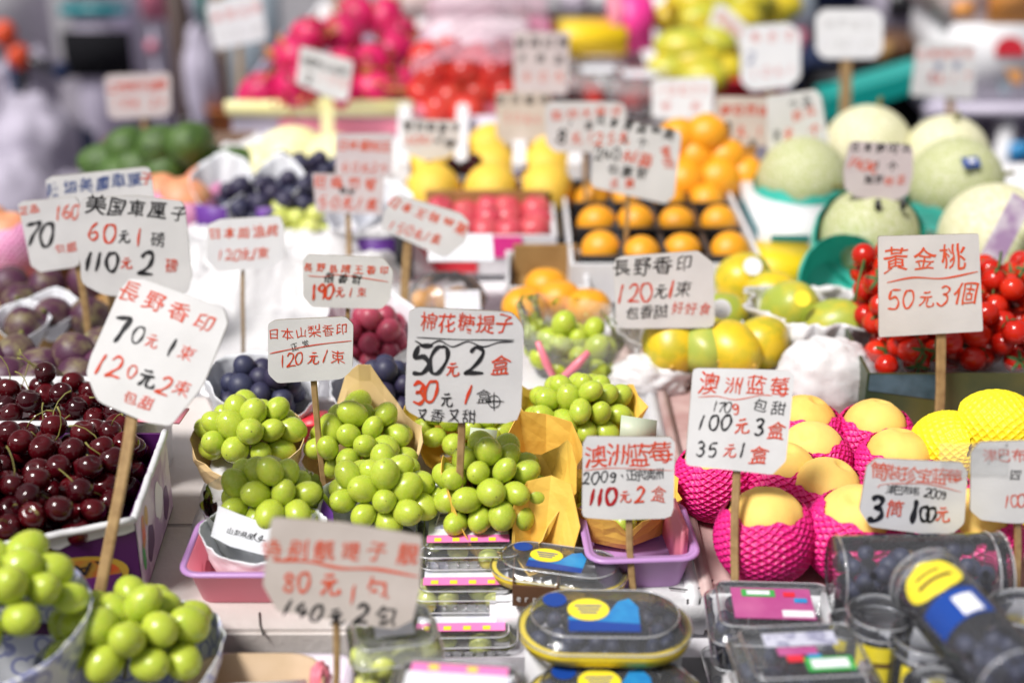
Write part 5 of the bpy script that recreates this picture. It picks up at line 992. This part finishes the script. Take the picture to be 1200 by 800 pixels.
c = P(808, 690, 0); single('wire_hook', MB().add(tube([(c.x - .02, c.y, .0015), (c.x, c.y - .005, .002), (c.x + .018, c.y + .002, .002), (c.x + .024, c.y + .012, .003)], .0009, 6), 'blackplastic'), 'bent black wire lying on the foam slab by the lilac tray', 'wire', c)

# ------------------------------------------------------------------ across the lane, out of focus
def BOX(name, label, cat, px0, px1, py0, py1, y, dep, m_, bev=.01, parts=(), **k):
    a, b = Y(px0, py0, y), Y(px1, py1, y)
    t = thing(name, label, cat, ((a.x + b.x) / 2, y, b.z))
    part(name.split('_')[-1] + '_body', MB().add(bx(a.x, b.x, y, y + dep, b.z, a.z, bev), m_), t)
    for (nm, x0, x1, y0, y1, mm, o) in parts:
        p, q = Y(x0, y0, y), Y(x1, y1, y); part(nm, MB().add(bx(p.x, q.x, y - o, y - .001, q.z, p.z, .003), mm), t)
    return t
single('shop_wall', MB().add(bx(-6, 6, 7.6, 7.7, -.85, 3.5), 'greywall'), 'pale grey shop wall across the lane behind everything', 'wall', (0, 7.6, -.85), smooth=False)
BOX('display_cabinet', 'pale cabinet with a black glass front and a teal band on top', 'cabinet', 68, 160, -90, 260, 5.6, .6, 'lilac', parts=(('glass_front', 72, 158, 36, 90, 'dullblack', .02), ('teal_band', 70, 150, 6, 18, 'tealcard', .02), ('upper_panel', 68, 160, -80, 4, 'cartonwhite', .015)))
BOX('freezer', 'tall lilac freezer with a pink top beside the black glass cabinet', 'freezer', 162, 208, -90, 270, 5.4, .5, 'lilac', parts=(('pink_panel', 160, 210, -60, 22, 'pinkpaint', .02), ('sticker_panel', 172, 185, 48, 62, 'pinkpaint', .012)))
BOX('cloth_panel', 'white grey cloth panel hanging behind the hand trolley', 'cloth', -60, 62, -90, 75, 5.9, .06, 'greywall')
BOX('storage_bin', 'dark navy bin in front of the pale cabinet', 'bin', 58, 100, 172, 330, 4.6, .35, 'navy', .03, parts=(('bin_rim', 56, 102, 168, 178, 'navy', .02),))
BOX('grey_screen', 'blue grey screen standing behind the dragon fruit tray', 'screen', 258, 338, -60, 190, 5.2, .05, 'bluegrey', parts=(('green_strip', 226, 245, -60, 40, 'tealplastic', .03),))
BOX('market_post', 'dark brown post with a tied lilac bag in the lane', 'post', 209, 224, -90, 330, 4.9, .08, 'darkbrown', parts=(('post_band', 207, 226, 140, 152, 'blackplastic', .01),))
c = Y(238, 100, 4.8); single('hanging_bag', MB().add(sphere((c.x, 4.8, c.z), (.055, .08, .2), 40, 30, lambda p: lump(p, 61, .25)), 'lilac').add(tube([(c.x, 4.8, c.z + .18), (c.x - .02, 4.8, c.z + .3), (c.x - .05, 4.85, c.z + .36)], .01, 6), 'lilac'), 'long lilac bag hanging on the dark brown post', 'bag', (c.x, 4.8, c.z))
c = Y(256, 148, 4.7); single('red_bucket', MB().add(tray(.09, .09, .13, .8, .005, .006, .04, TR(c.x, 4.75, c.z - .08)), 'orangeprint'), 'orange red bucket at the foot of the hanging lilac bag', 'bucket', (c.x, 4.75, c.z - .08))
c2 = Y(256, 100, 4.75); single('timber_post', MB().add(bx(c2.x - .012, c2.x + .012, 4.85, 4.9, -.85, c2.z + .3), 'cartonbrown'), 'thin brown timber beside the hanging lilac bag', 'post', (c2.x, 4.87, -.85), smooth=False)
# hand trolley with orange grips
h0, h1, h2 = Y(6, 40, 4.4), Y(22, 66, 4.4), Y(72, 84, 4.4)
t = thing('hand_trolley', 'dark hand trolley with orange grips loaded with grey sacks', 'hand trolley', (h1.x, 4.4, -.85))
part('frame', MB().add(tube([h0, h1, (h1.x - .01, 4.42, h1.z - .4), (h1.x - .01, 4.42, -.8)], .022, 8).add if False else tube([h0, h1, (h1.x - .01, 4.42, h1.z - .4), (h1.x - .01, 4.42, -.8)], .02, 8), 'blackplastic').add(tube([h1, h2], .016, 8), 'blackplastic').add(sphere(tuple(h2), (.025, .025, .03)), 'navy'), t)
for p in (h0, h1): part('grip', MB().add(sphere(tuple(p), (.035, .04, .042)), 'redorange'), t)
part('back_plate', MB().add(bx(h1.x - .06, h1.x + .03, 4.44, 4.47, -.7, h1.z - .02, .01), 'navy'), t)
for i, (px, py, y, s, lab) in enumerate(((45, 105, 4.5, (.06, .1, .13), 'small pale sack on top of the trolley load'), (42, 190, 4.3, (.14, .14, .20), 'large lilac grey sack in the middle of the trolley load'), (20, 260, 4.1, (.16, .16, .2), 'lowest grey sack of the trolley load'), (90, 260, 4.3, (.16, .16, .2), 'grey sack on the ground beside the navy bin'), (5, 150, 4.6, (.1, .1, .2), 'narrow grey sack leaning on the trolley frame'))):
    c = Y(px, py, y); single('sack', MB().add(sphere(tuple(c), s, 40, 28, lambda p: lump(p, 70 + i, .25)), 'sack'), lab, 'sack', c)
# right side shelves and cartons
t = thing('shelf_rack', 'pale lilac shelf rack carrying the fruit cartons behind the melons', 'rack', (1.3, 3.7, -.85))
a, b = Y(1085, 122, 3.6), Y(1330, 122, 3.6)
part('shelf_panel', MB().add(bx(a.x, b.x, 3.58, 4.1, a.z - .03, a.z - .003, .004), 'lilac'), t)
for x in (a.x + .03, a.x + .22, a.x + .5): part('upright', MB().add(bx(x - .02, x + .02, 3.6, 3.66, -.85, a.z - .031, .003), 'cartonwhite'), t)
part('lower_panel', MB().add(bx(a.x + .24, b.x, 3.68, 4.1, a.z - .42, a.z - .12, .004), 'lilac'), t)
part('blue_tag', MB().add(bx(a.x + .23, a.x + .28, 3.585, 3.599, a.z - .15, a.z - .10), 'skylabel'), t)
t = BOX('fruit_carton', 'white fruit carton printed with a red rising sun', 'carton', 1118, 1216, 30, 118, 3.62, .4, 'cartonwhite', .004)
def flat(t, y, pts, m_, nm): part(nm, MB().add(([Y(px, py, y) for px, py in pts] + [Y(px, py, y + .002) for px, py in pts], [tuple(range(len(pts))), tuple(reversed(range(len(pts), 2 * len(pts))))] + [(j, (j + 1) % len(pts), len(pts) + (j + 1) % len(pts), len(pts) + j) for j in range(len(pts))]), m_), t, smooth=False)
flat(t, 3.615, [(1166, 66)] + [(1184 + 18 * math.cos(math.pi * (1 - k / 12)), 60 - 17 * math.sin(math.pi * k / 12)) for k in range(13)] + [(1202, 66)], 'redplastic', 'sun_print')
flat(t, 3.615, [(1178, 82), (1198, 82), (1198, 98), (1186, 98)], 'orangecarton', 'fruit_print'); flat(t, 3.615, [(1170, 96), (1184, 96), (1184, 110), (1170, 110)], 'bluegrey', 'grey_print')
BOX('fruit_carton', 'orange fruit carton stacked on the white one with the red sun', 'carton', 1115, 1166, -45, 26, 3.64, .4, 'peachcard', .004, parts=(('fruit_print', 1118, 1140, 2, 22, 'orangecarton', .004),))
BOX('fruit_carton', 'bright orange carton at the very end of the upper row', 'carton', 1168, 1225, -45, 27, 3.63, .4, 'orangecarton', .004, parts=(('carton_lip', 1168, 1225, -45, -38, 'yellowcard', .003),))
BOX('white_shelf', 'pale shelf unit with dark goods behind the thick sign stick', 'shelf', 1040, 1115, -60, 48, 4.3, .3, 'lilac', parts=(('dark_goods', 1042, 1066, -10, 18, 'blackplastic', .02),))
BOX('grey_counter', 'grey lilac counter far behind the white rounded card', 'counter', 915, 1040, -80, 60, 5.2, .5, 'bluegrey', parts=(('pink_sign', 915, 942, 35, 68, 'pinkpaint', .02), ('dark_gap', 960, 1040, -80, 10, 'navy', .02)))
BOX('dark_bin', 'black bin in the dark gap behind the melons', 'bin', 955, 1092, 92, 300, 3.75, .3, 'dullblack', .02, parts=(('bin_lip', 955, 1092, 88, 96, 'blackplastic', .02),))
a, b = Y(962, 110, 3.66), Y(1078, 76, 3.66); single('teal_crate', MB().add(loft([[Vector((a.x, 3.6, a.z - .06)), Vector((b.x, 3.6, b.z - .05)), Vector((b.x, 3.6, b.z)), Vector((a.x, 3.6, a.z))], [Vector((a.x, 3.74, a.z - .06)), Vector((b.x, 3.74, b.z - .05)), Vector((b.x, 3.74, b.z)), Vector((a.x, 3.74, a.z))]]), 'tealplastic'), 'teal crate edge sloping over the black bin', 'crate', a, smooth=False)
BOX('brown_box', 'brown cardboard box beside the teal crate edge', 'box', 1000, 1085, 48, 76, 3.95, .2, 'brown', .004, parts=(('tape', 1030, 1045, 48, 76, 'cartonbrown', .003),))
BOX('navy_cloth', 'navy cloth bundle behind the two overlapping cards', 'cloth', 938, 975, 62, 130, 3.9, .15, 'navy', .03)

# ------------------------------------------------------------------ price signs
I = Ink()
I.line('長野香印', 152, 341, 239, 378, 25, 'red', .1, 20); I.ch('7', 141, 386, 32, 'black', .9, 12); I.ch('0', 162, 392, 22, 'black', .3, 15); I.ch('元', 178, 399, 17, 'red', 0, 18); I.ch('1', 202, 407, 24, 'black', .8, 18); I.ch('束', 219, 413, 20, 'red', .2, 18)
I.ch('1', 118, 426, 28, 'red', .2, 14); I.ch('2', 135, 430, 28, 'red', .2, 16); I.ch('0', 155, 435, 18, 'red', .2, 16); I.ch('元', 172, 443, 23, 'black', .6, 16); I.ch('2', 193, 452, 24, 'red', .4, 18); I.ch('束', 214, 455, 21, 'red', .2, 18); I.line('包甜', 153, 465, 172, 471, 17, 'red', .3, 16)
sign([(149, 320), (262, 361), (267, 378), (238, 452), (200, 499), (172, 495), (114, 470), (101, 437), (106, 418)], 1.30, ((157, 490), (116, 694)), 'tilted white card reading 70 for one bunch, above the purple cherry carton', I, 13, yaw=-4, tilt=24, drop=.0, rnd=.2)
I = Ink(); I.line('棉花糖提子', 502, 377, 591, 380, 23, 'red', .2, 2, .92); I.stroke([(486, 399), (500, 405), (515, 399), (530, 406), (548, 400), (566, 406), (584, 401), (602, 400)], 1.6, 'black'); I.stroke([(488, 395), (540, 397.5), (603, 398)], 1.2, 'black')
I.ch('5', 494, 421, 37, 'black', .7, 3); I.ch('0', 514, 421, 34, 'black', .6, 3); I.ch('元', 530, 432, 18, 'red', .3); I.ch('2', 557, 423, 34, 'black', .6); I.ch('盒', 587, 428, 24, 'red', .2)
I.ch('3', 490, 460, 28, 'red', .7); I.ch('0', 505, 458, 26, 'red', .6); I.ch('元', 523, 468, 17, 'black', .1); I.ch('1', 549, 462, 24, 'red', .7); I.ch('盒', 567, 464, 18, 'black', .1)
I.stroke([(579 + 7 * math.cos(k * .7), 470 + 7 * math.sin(k * .7)) for k in range(10)], 1, 'black'); I.stroke([(569, 470), (579, 469.5), (591, 470)], 1.2, 'black'); I.stroke([(579, 459), (578.5, 470), (579, 481)], 1.2, 'black'); I.line('又香又甜', 494, 485, 550, 488, 17, 'black', .1)
sign([(479, 365), (490, 360), (600, 366), (613, 381), (613, 426), (610, 496), (529, 495), (496, 492), (475, 480), (475, 455)], 1.375, ((540, 490), (538, 630)), 'big white card reading 50 for two boxes in the middle of the display', I, 9, drop=.02, rnd=.25)
I = Ink(); I.line('澳洲蓝莓', 699, 534, 774, 531, 27, 'red', .2); I.stroke([(684, 551), (715, 548), (750, 549), (789, 551)], .8, 'orange'); I.line('200g、正宗澳洲', 687, 560, 771, 554, 14, 'black', .4); I.ch('1', 694, 582, 20, 'crimson', 1.3); I.ch('1', 703, 582, 21, 'crimson', 1.4); I.ch('0', 716, 581, 21, 'crimson', 1.3); I.ch('元', 732, 581, 15, 'red', .1); I.ch('2', 750, 579, 19, 'red', .6); I.ch('盒', 772, 578, 20, 'red', .1)
sign([(683, 520), (688, 511), (786, 512), (791, 519), (789, 607), (720, 609), (682, 606)], 1.345, ((736, 600), (744, 720)), 'white card reading 110 for two boxes, in front of the lilac tray', I, 8, tilt=12, drop=.0)
I = Ink(); I.ch('澳', 831, 448, 26, 'red', .2); I.ch('洲', 859, 451, 22, 'red', .1); I.ch('蓝', 886, 450, 23, 'red', .1); I.ch('莓', 913, 453, 23, 'red', .1); I.stroke([(818, 465), (840, 464), (862, 468), (890, 463), (905, 463)], .9, 'orange'); I.line('170', 838, 476, 853, 477, 13, 'black', .2); I.ch('g', 862, 478, 15, 'red', .3); I.line('包甜', 891, 474, 912, 478, 17, 'black', .3)
I.line('100', 822, 494, 851, 495, 19, 'black', .5); I.ch('元', 869, 499, 19, 'red', .2); I.ch('3', 890, 500, 20, 'black', .6); I.ch('盒', 910, 504, 22, 'red', 0); I.line('35', 821, 525, 835, 526, 19, 'black', .4); I.ch('元', 855, 527, 17, 'red', 0); I.ch('1', 870, 527, 19, 'black', .3); I.ch('盒', 889, 532, 23, 'red', 0)
sign([(812, 431), (870, 432), (925, 434), (931, 440), (921, 540), (905, 556), (860, 551), (803, 545)], 1.345, ((865, 548), (862, 694)), 'tall white card reading 100 for three boxes, in front of the peaches', I, 9, tilt=21, drop=.0, rnd=.1)
I = Ink(); I.line('筒裝珍宝蓝莓', 1031, 552, 1118, 559, 20, 'orange', .2); I.line('津巴布韦', 1044, 573, 1072, 575, 12, 'black', .3); I.line('200g', 1087, 577, 1106, 579, 11, 'black', .3); I.stroke([(1028, 571), (1034, 567), (1060, 566), (1090, 567), (1127, 576)], .7, 'orange'); I.ch('3', 1026, 595, 31, 'black', 1.1); I.ch('筒', 1048, 595, 22, 'red', 0); I.ch('1', 1071, 599, 29, 'black', 1.5); I.ch('0', 1083, 601, 19, 'black', 1.1); I.ch('0', 1091, 602, 18, 'black', 1); I.ch('元', 1104, 602, 19, 'orange', .1)
sign([(1016, 546), (1027, 537), (1127, 542), (1134, 553), (1130, 613), (1112, 629), (1020, 617), (1007, 598)], 1.325, ((1068, 620), (1067, 665)), 'white card with dark torn edge reading 3 for 100, above the lying canister', I, 8, drop=.02)
I = Ink(); I.line('津巴布', 1160, 534, 1194, 532, 18, 'red', .1); I.ch('四', 1190, 556, 14, 'black', .5); I.line('100', 1180, 587, 1197, 586, 16, 'red', .1)
s6 = sign([(1138, 530), (1149, 518), (1215, 516), (1222, 522), (1222, 612), (1185, 613), (1150, 609), (1137, 598)], 1.32, ((1194, 604), (1194, 692)), 'white card with a strip of clear tape, half outside the picture edge', I, 8, drop=.02)
mp, n_ = plane_map(1180, 565, 1.318, 0, 6); part('tape', MB().add(sheet(0, 1, 0, 1, 16, 10, lambda x, y, u, v: 0), 'clearbag'), s6); tp = s6.children[-1]
for v in tp.data.vertices: v.co = mp(1139 + 80 * v.co.x, 560 + 36 * v.co.y, .001 + .0006 * N3((v.co.x * 6, v.co.y * 4, 0), 1)) - s6.location
I = Ink(); I.line('黃金桃', 1049, 304, 1116, 301, 30, 'orange', .1); I.stroke([(1039, 331), (1070, 325), (1105, 326), (1146, 318)], 1.8, 'orange'); I.ch('5', 1047, 351, 26, 'orange', .1); I.ch('0', 1064, 350, 24, 'orange', 0); I.ch('元', 1085, 350, 20, 'orange', 0); I.ch('3', 1106, 346, 25, 'orange', 0); I.ch('個', 1131, 344, 29, 'orange', -.1)
sign([(1029, 277), (1147, 274), (1152, 388), (1030, 395)], 1.62, ((1105, 386), (1101, 540)), 'square white card reading 50 for three, in front of the tomatoes', I, 11, drop=.02, rnd=.02)
I = Ink(); I.line('長野香印', 728, 314, 801, 309, 22, 'black', .2); I.line('120', 728, 344, 757, 342, 22, 'red', .2); I.ch('元', 774, 341, 17, 'black', .1); I.ch('1', 787, 339, 24, 'red', .4); I.ch('束', 801, 338, 20, 'black', .1); I.line('包香甜', 741, 366, 774, 364, 17, 'black', .3); I.line('好好食', 794, 361, 826, 362, 15, 'red', .1)
sign([(719, 301), (818, 294), (836, 308), (838, 384), (722, 385)], 1.76, ((783, 378), (788, 520)), 'white card with black writing reading 120 a bunch, before the papayas', I, 7, drop=.02, rnd=.12)
I = Ink(); I.line('日本山梨香印', 321, 392, 400, 385, 15, 'red', .1); I.stroke([(316, 414), (345, 408), (375, 403), (412, 399)], 1.1, 'red'); I.line('正常', 345, 406, 358, 402, 9, 'black', .4); I.line('120', 331, 423, 350, 420, 16, 'red', .1); I.ch('元', 367, 419, 15, 'red', .1); I.ch('1', 381, 417, 16, 'red', .1); I.ch('束', 396, 418, 17, 'red', 0)
sign([(314, 380), (323, 375), (405, 371), (414, 380), (413, 433), (401, 444), (325, 449), (314, 438)], 1.49, ((363, 440), (383, 606)), 'small white card with red writing reading 120 a bunch, over tan paper wraps', I, 7, drop=.02, rnd=.25)
I = Ink(); I.line('長野县晴王香印', 361, 313, 450, 317, 11, 'orange', .3); I.stroke([(361, 323), (380, 324), (400, 322), (455, 330)], 1, 'orange'); I.line('很香甜', 386, 325, 418, 327, 12, 'black', .6); I.line('190', 368, 343, 386, 341, 18, 'red', .9); I.line('元1束', 398, 342, 424, 342, 12, 'red', .2)
sign([(355, 305), (360, 298), (449, 302), (461, 317), (457, 352), (447, 362), (366, 360), (355, 348)], 1.68, ((407, 355), (403, 492)), 'flat beige white card reading 190, standing over the pink grapes', I, 5, 'card', drop=.02, rnd=.2)
I = Ink(); I.line('美国車厘', 113, 240, 184, 246, 23, 'black', .7); I.ch('子', 209, 250, 20, 'black', .7); I.line('60', 110, 271, 128, 273, 23, 'red', .3); I.ch('元', 145, 277, 16, 'black', .4); I.ch('1', 163, 278, 22, 'red', .2); I.ch('磅', 185, 280, 18, 'black', .5); I.line('11', 104, 307, 115, 307, 24, 'black', 1.1); I.ch('0', 131, 306, 24, 'black', .9); I.ch('元', 148, 308, 15, 'red', .3); I.ch('2', 172, 309, 29, 'black', .7); I.ch('磅', 201, 311, 17, 'red', .5)
sign([(92, 245), (97, 233), (160, 229), (213, 236), (217, 245), (225, 325), (219, 345), (190, 350), (122, 346), (95, 332)], 1.74, ((136, 340), (150, 470)), 'big white card reading 60 and 110, behind the tilted card over the figs', I, 8, drop=.0, rnd=.25)
I = Ink(); I.line('70', 38, 275, 55, 275, 30, 'black', .6); I.line('包甜', 70, 292, 84, 289, 13, 'red', .3); I.line('正品', 28, 246, 40, 244, 11, 'orange', .3); I.line('160', 68, 249, 88, 248, 18, 'orange', .3)
sign([(21, 240), (26, 236), (88, 231), (94, 240), (94, 312), (47, 319), (36, 311)], 1.80, ((86, 312), (100, 378)), 'white card with a large black 70 over the brown fig tray', I, 8, drop=.02)
I = Ink(); I.line('陳紹美國車厘', 63, 222, 158, 210, 17, 'blue', .7); I.ch('子', 172, 209, 15, 'red', .4)
sign([(53, 212), (60, 207), (176, 195), (182, 240), (180, 300), (70, 300)], 1.84, ((125, 290), (130, 370)), 'white card lettered in blue, hidden behind the big cherry price card', I, 8, drop=.0)
I = Ink(); I.line('日本甜油桃', 252, 274, 320, 270, 15, 'orange', .5); I.line('120元1束', 258, 299, 308, 297, 14, 'orange', .3)
sign([(242, 264), (258, 257), (328, 253), (333, 266), (333, 300), (321, 314), (255, 318), (242, 305)], 1.86, ((285, 310), (283, 430)), 'pale card in faint red writing over the white plastic sheet', I, 4, 'cardwhite', drop=.0)
I = Ink(); I.line('日本王林苹果', 462, 237, 540, 268, 15, 'orange', .6); I.line('150元1盒', 459, 264, 511, 280, 13, 'orange', .4)
sign([(449, 250), (464, 227), (540, 250), (550, 261), (546, 283), (522, 303), (446, 268)], 1.95, ((480, 290), (472, 372)), 'tilted white card in red writing above the red carton', I, 10, drop=.03)
I = Ink(); I.line('巨峰葡萄', 376, 213, 434, 216, 15, 'orange', .6); I.line('50元1盒', 378, 237, 436, 238, 14, 'orange', .5); I.line('特甜', 402, 224, 412, 225, 8, 'black', .6)
sign([(366, 203), (450, 206), (448, 252), (370, 248)], 2.08, ((408, 246), (408, 300)), 'pinkish card with four big red characters and small black ones', I, 6, 'cardpink', drop=.0, rnd=.05)
I = Ink(); I.line('日本蜜柑王', 402, 170, 452, 172, 13, 'orange', .5); I.line('60元2个', 405, 196, 450, 197, 12, 'orange', .3)
sign([(393, 157), (460, 156), (460, 206), (393, 206)], 2.2, ((428, 205), (428, 260)), 'pink card with faint red rows behind the pinkish card', I, 6, 'cardpink', drop=.0, rnd=.05)
I = Ink(); I.line('智利車厘子', 478, 148, 533, 150, 11, 'black', .6); I.line('60元1', 480, 164, 505, 164, 11, 'orange', .4); I.line('2磅', 515, 163, 527, 168, 13, 'black', .7)
sign([(470, 139), (540, 142), (538, 170), (525, 184), (500, 189), (478, 180), (472, 168)], 2.42, ((503, 185), (503, 230)), 'grey white card with a rounded bottom before the red apples', I, 6, 'card', drop=.03)
I = Ink(); I.line('加州蜜桃', 586, 117, 638, 117, 12, 'black', .5); I.line('30元4', 594, 138, 630, 140, 11, 'palered', .4)
sign([(581, 108), (645, 109), (643, 166), (582, 171)], 2.6, ((612, 168), (612, 215)), 'grey beige card with dark writing before the red apples and clear boxes', I, 6, 'cardbeige', drop=.02, rnd=.05)
I = Ink(); I.line('日本青森苹果', 704, 141, 784, 158, 14, 'black', .6); I.line('25元', 702, 163, 730, 162, 15, 'orange', .4); I.line('1个', 733, 164, 753, 168, 12, 'black', .5); I.line('240', 701, 181, 722, 180, 15, 'black', .4); I.ch('元', 735, 183, 13, 'orange', .5); I.line('1箱', 744, 184, 756, 187, 18, 'orange', .8); I.line('特价', 780, 178, 784, 192, 13, 'orange', .7); I.line('包靚甜', 718, 199, 752, 203, 13, 'black', .6); I.line('正靚', 720, 215, 738, 215, 11, 'orange', .6)
sign([(697, 139), (705, 135), (799, 155), (790, 230), (780, 239), (692, 219)], 2.1, ((737, 225), (733, 300)), 'large grey white card crowded with black and red writing', I, 5, drop=.02, rnd=.08)
I = Ink(); I.line('加州大橙仔', 652, 135, 722, 131, 13, 'orange', .6); I.line('1盒', 668, 146, 690, 146, 10, 'black', .6); I.ch('8', 658, 160, 18, 'black', .9); I.line('元1', 675, 162, 692, 161, 13, 'orange', .4)
sign([(639, 124), (646, 119), (733, 120), (735, 180), (650, 178), (640, 168)], 2.3, ((685, 175), (686, 240)), 'white card with a bold black eight, half behind the large crowded card', I, 5, drop=.02)
I = Ink(); I.line('10元3个', 775, 105, 825, 105, 12, 'palered', .4); I.line('特甜', 780, 125, 815, 125, 11, 'palered', .4)
sign([(764, 97), (770, 93), (834, 90), (837, 96), (835, 136), (790, 140), (764, 138)], 2.75, ((800, 138), (800, 190)), 'blank looking bright white card above the orange pile', I, 6, 'cardwhite', drop=.0)
I = Ink(); I.line('美国红提', 610, 50, 660, 50, 13, 'black', .4); I.line('大串甜', 612, 68, 655, 70, 12, 'black', .3); I.line('40元', 618, 90, 655, 90, 12, 'orange', .3)
sign([(602, 37), (668, 38), (664, 112), (602, 108)], 2.8, ((634, 108), (634, 150)), 'pinkish white square card with grey rows before the yellow package', I, 6, 'cardpink', drop=.0, rnd=.04)
I = Ink(); I.line('泰国芒', 846, 22, 865, 40, 13, 'palered', .4); I.ch('9', 840, 42, 14, 'black', .2); I.line('元1', 848, 58, 858, 66, 11, 'palered', .3)
sign([(838, 6), (848, 5), (878, 32), (882, 44), (860, 76), (852, 78), (824, 46)], 3.3, ((865, 70), (866, 115)), 'white card tilted like a diamond beside the yellow mangoes', I, 6, 'cardwhite', drop=.0)
I = Ink(); I.line('青芒王', 885, 45, 925, 42, 12, 'palered', .5); I.ch('2', 880, 68, 14, 'blue', .5); I.line('10元1', 884, 86, 926, 82, 11, 'palered', .4)
sign([(868, 40), (880, 30), (925, 27), (938, 38), (938, 90), (926, 102), (880, 107), (868, 96)], 2.95, ((902, 102), (903, 150)), 'white rounded card with faint pink rows beside the diamond tilted card', I, 6, 'cardwhite', drop=.0, rnd=.25)
I = Ink(); I.line('静岡蜜瓜', 972, 28, 1018, 30, 12, 'card', .4); I.line('180 1个', 974, 52, 1020, 52, 12, 'card', .4)
sign([(956, 20), (965, 11), (1025, 11), (1035, 20), (1034, 60), (1025, 69), (965, 69), (956, 60)], 2.98, ((993, 60), (990, 165)), 'bright white rounded card on a thick wooden stick above the melons', I, 13, 'cardwhite', drop=.0, rnd=.3)
I = Ink(); I.line('日本网纹瓜', 1080, 64, 1135, 62, 12, 'red', .4); I.line('特甜', 1100, 78, 1122, 77, 10, 'blue', .6); I.ch('8', 1092, 91, 12, 'crimson', .9); I.line('元1个', 1102, 92, 1134, 90, 11, 'orange', .5)
sign([(1074, 53), (1082, 50), (1143, 52), (1141, 117), (1067, 112)], 3.15, ((1115, 113), (1113, 185)), 'white square card with red and blue writing before the shelf rack', I, 9, 'card', drop=.0, rnd=.05)
I = Ink(); I.line('南非西柚', 850, 130, 895, 130, 14, 'red', .7); I.ch('3', 852, 152, 17, 'black', 1.1); I.line('元1', 868, 154, 890, 155, 12, 'orange', .6); I.line('特平甜', 846, 167, 882, 167, 9, 'black', .5)
sign([(839, 113), (921, 114), (918, 172), (836, 170)], 2.42, ((878, 168), (873, 255)), 'grey beige card with red heading above the orange pile', I, 5, 'cardbeige', drop=.0, rnd=.03)
I = Ink(); I.line('小玉', 930, 121, 945, 119, 13, 'black', .5); I.line('西瓜', 934, 136, 950, 131, 12, 'orange', .5); I.ch('8', 910, 159, 13, 'black', .5); I.line('元 个', 924, 158, 955, 152, 17, 'orange', .5); I.line('包甜', 912, 182, 927, 180, 12, 'black', .5); I.line('好食', 942, 179, 958, 176, 13, 'orange', .6)
sign([(898, 113), (955, 105), (962, 112), (977, 200), (973, 204), (900, 206)], 2.38, ((935, 203), (938, 245)), 'tall grey white card leaning beside the grey beige card', I, 5, drop=.03, rnd=.04)
I = Ink(); I.line('日本静冈瓜', 1002, 172, 1062, 174, 12, 'black', .5); I.line('140元', 998, 190, 1022, 196, 15, 'orange', .4); I.line('1个', 1028, 194, 1046, 195, 12, 'black', .5); I.line('超甜', 1018, 210, 1030, 210, 10, 'black', .6); I.line('好正', 1042, 212, 1056, 211, 11, 'orange', .5)
s30 = sign([(996, 165), (1070, 170), (1070, 205), (1064, 228), (1050, 235), (1005, 232), (990, 222), (988, 200)], 2.06, ((1032, 228), (1030, 350)), 'pinkish rounded card on a grey metal stand before the melons', I, 24, 'cardpink', drop=.0, rnd=.2, stickmat='steel')
q = s30.location; part('stand_foot', MB().add(box((q.x, q.y, q.z - .005), (.075, .05, .035), 0, .004), 'steel'), s30)
for dx in (-.018, .018): part('clip', MB().add(box((q.x + dx, q.y - .012, D(1032, 240, 2.05).z), (.008, .01, .016), 0, .002), 'blackplastic'), s30)
I = Ink(); I.line('越南火龙果', 360, 72, 402, 84, 11, 'black', .4); I.ch('2', 362, 92, 12, 'black', 1.0); I.line('10元', 378, 90, 402, 97, 10, 'palered', .3)
sign([(352, 54), (414, 72), (408, 116), (400, 119), (380, 112), (347, 98)], 2.88, ((384, 108), (383, 205)), 'white card on a wide pale stick before the dragon fruits', I, 15, 'card', drop=.0, rnd=.06, stickmat='pomelo')
I = Ink(); I.line('墨西哥牛油果', 132, 103, 190, 99, 12, 'red', .5); I.line('10元 2个', 137, 121, 190, 120, 11, 'orange', .4)
sign([(122, 92), (128, 88), (195, 85), (200, 90), (200, 132), (190, 137), (134, 140), (127, 135)], 2.92, ((165, 136), (174, 205)), 'pale pink card in red writing on a stick in the avocado heap', I, 7, 'cardpink', drop=.0)
I = Ink(); I.line('泰国龙眼', 254, 20, 300, 10, 12, 'palered', .4); I.line('15元1磅', 256, 42, 302, 34, 11, 'card', .4)
sign([(240, 6), (304, -12), (313, 46), (252, 59)], 3.5, ((280, 52), (281, 130)), 'bright white slanted card at the top behind the dragon fruit tray', I, 7, 'cardwhite', drop=.0, rnd=.08)
I = Ink(); I.line('特别靚提子', 318, 642, 442, 645, 24, 'orange', .4); I.ch('靚', 478, 648, 27, 'orange', .4); I.stroke([(320, 656), (360, 657), (400, 665), (440, 666), (490, 675)], 3, 'orange'); I.line('80', 338, 681, 356, 680, 25, 'orange', .5); I.ch('元', 386, 684, 27, 'orange', .5); I.ch('1', 414, 696, 24, 'orange', .3); I.ch('包', 442, 690, 30, 'orange', .3); I.line('140', 337, 711, 371, 718, 22, 'black', .9); I.ch('元', 394, 722, 20, 'black', .8); I.ch('2', 424, 718, 24, 'black', 1.0); I.ch('包', 452, 722, 26, 'black', .8)
sign([(318, 606), (400, 612), (495, 628), (492, 690), (484, 726), (462, 737), (400, 728), (325, 716), (308, 685)], 1.18, ((396, 725), (392, 790)), 'blurred beige card nearest the viewer reading 140 for two packs', I, 8, 'cardbeige', drop=.03, rnd=.06)
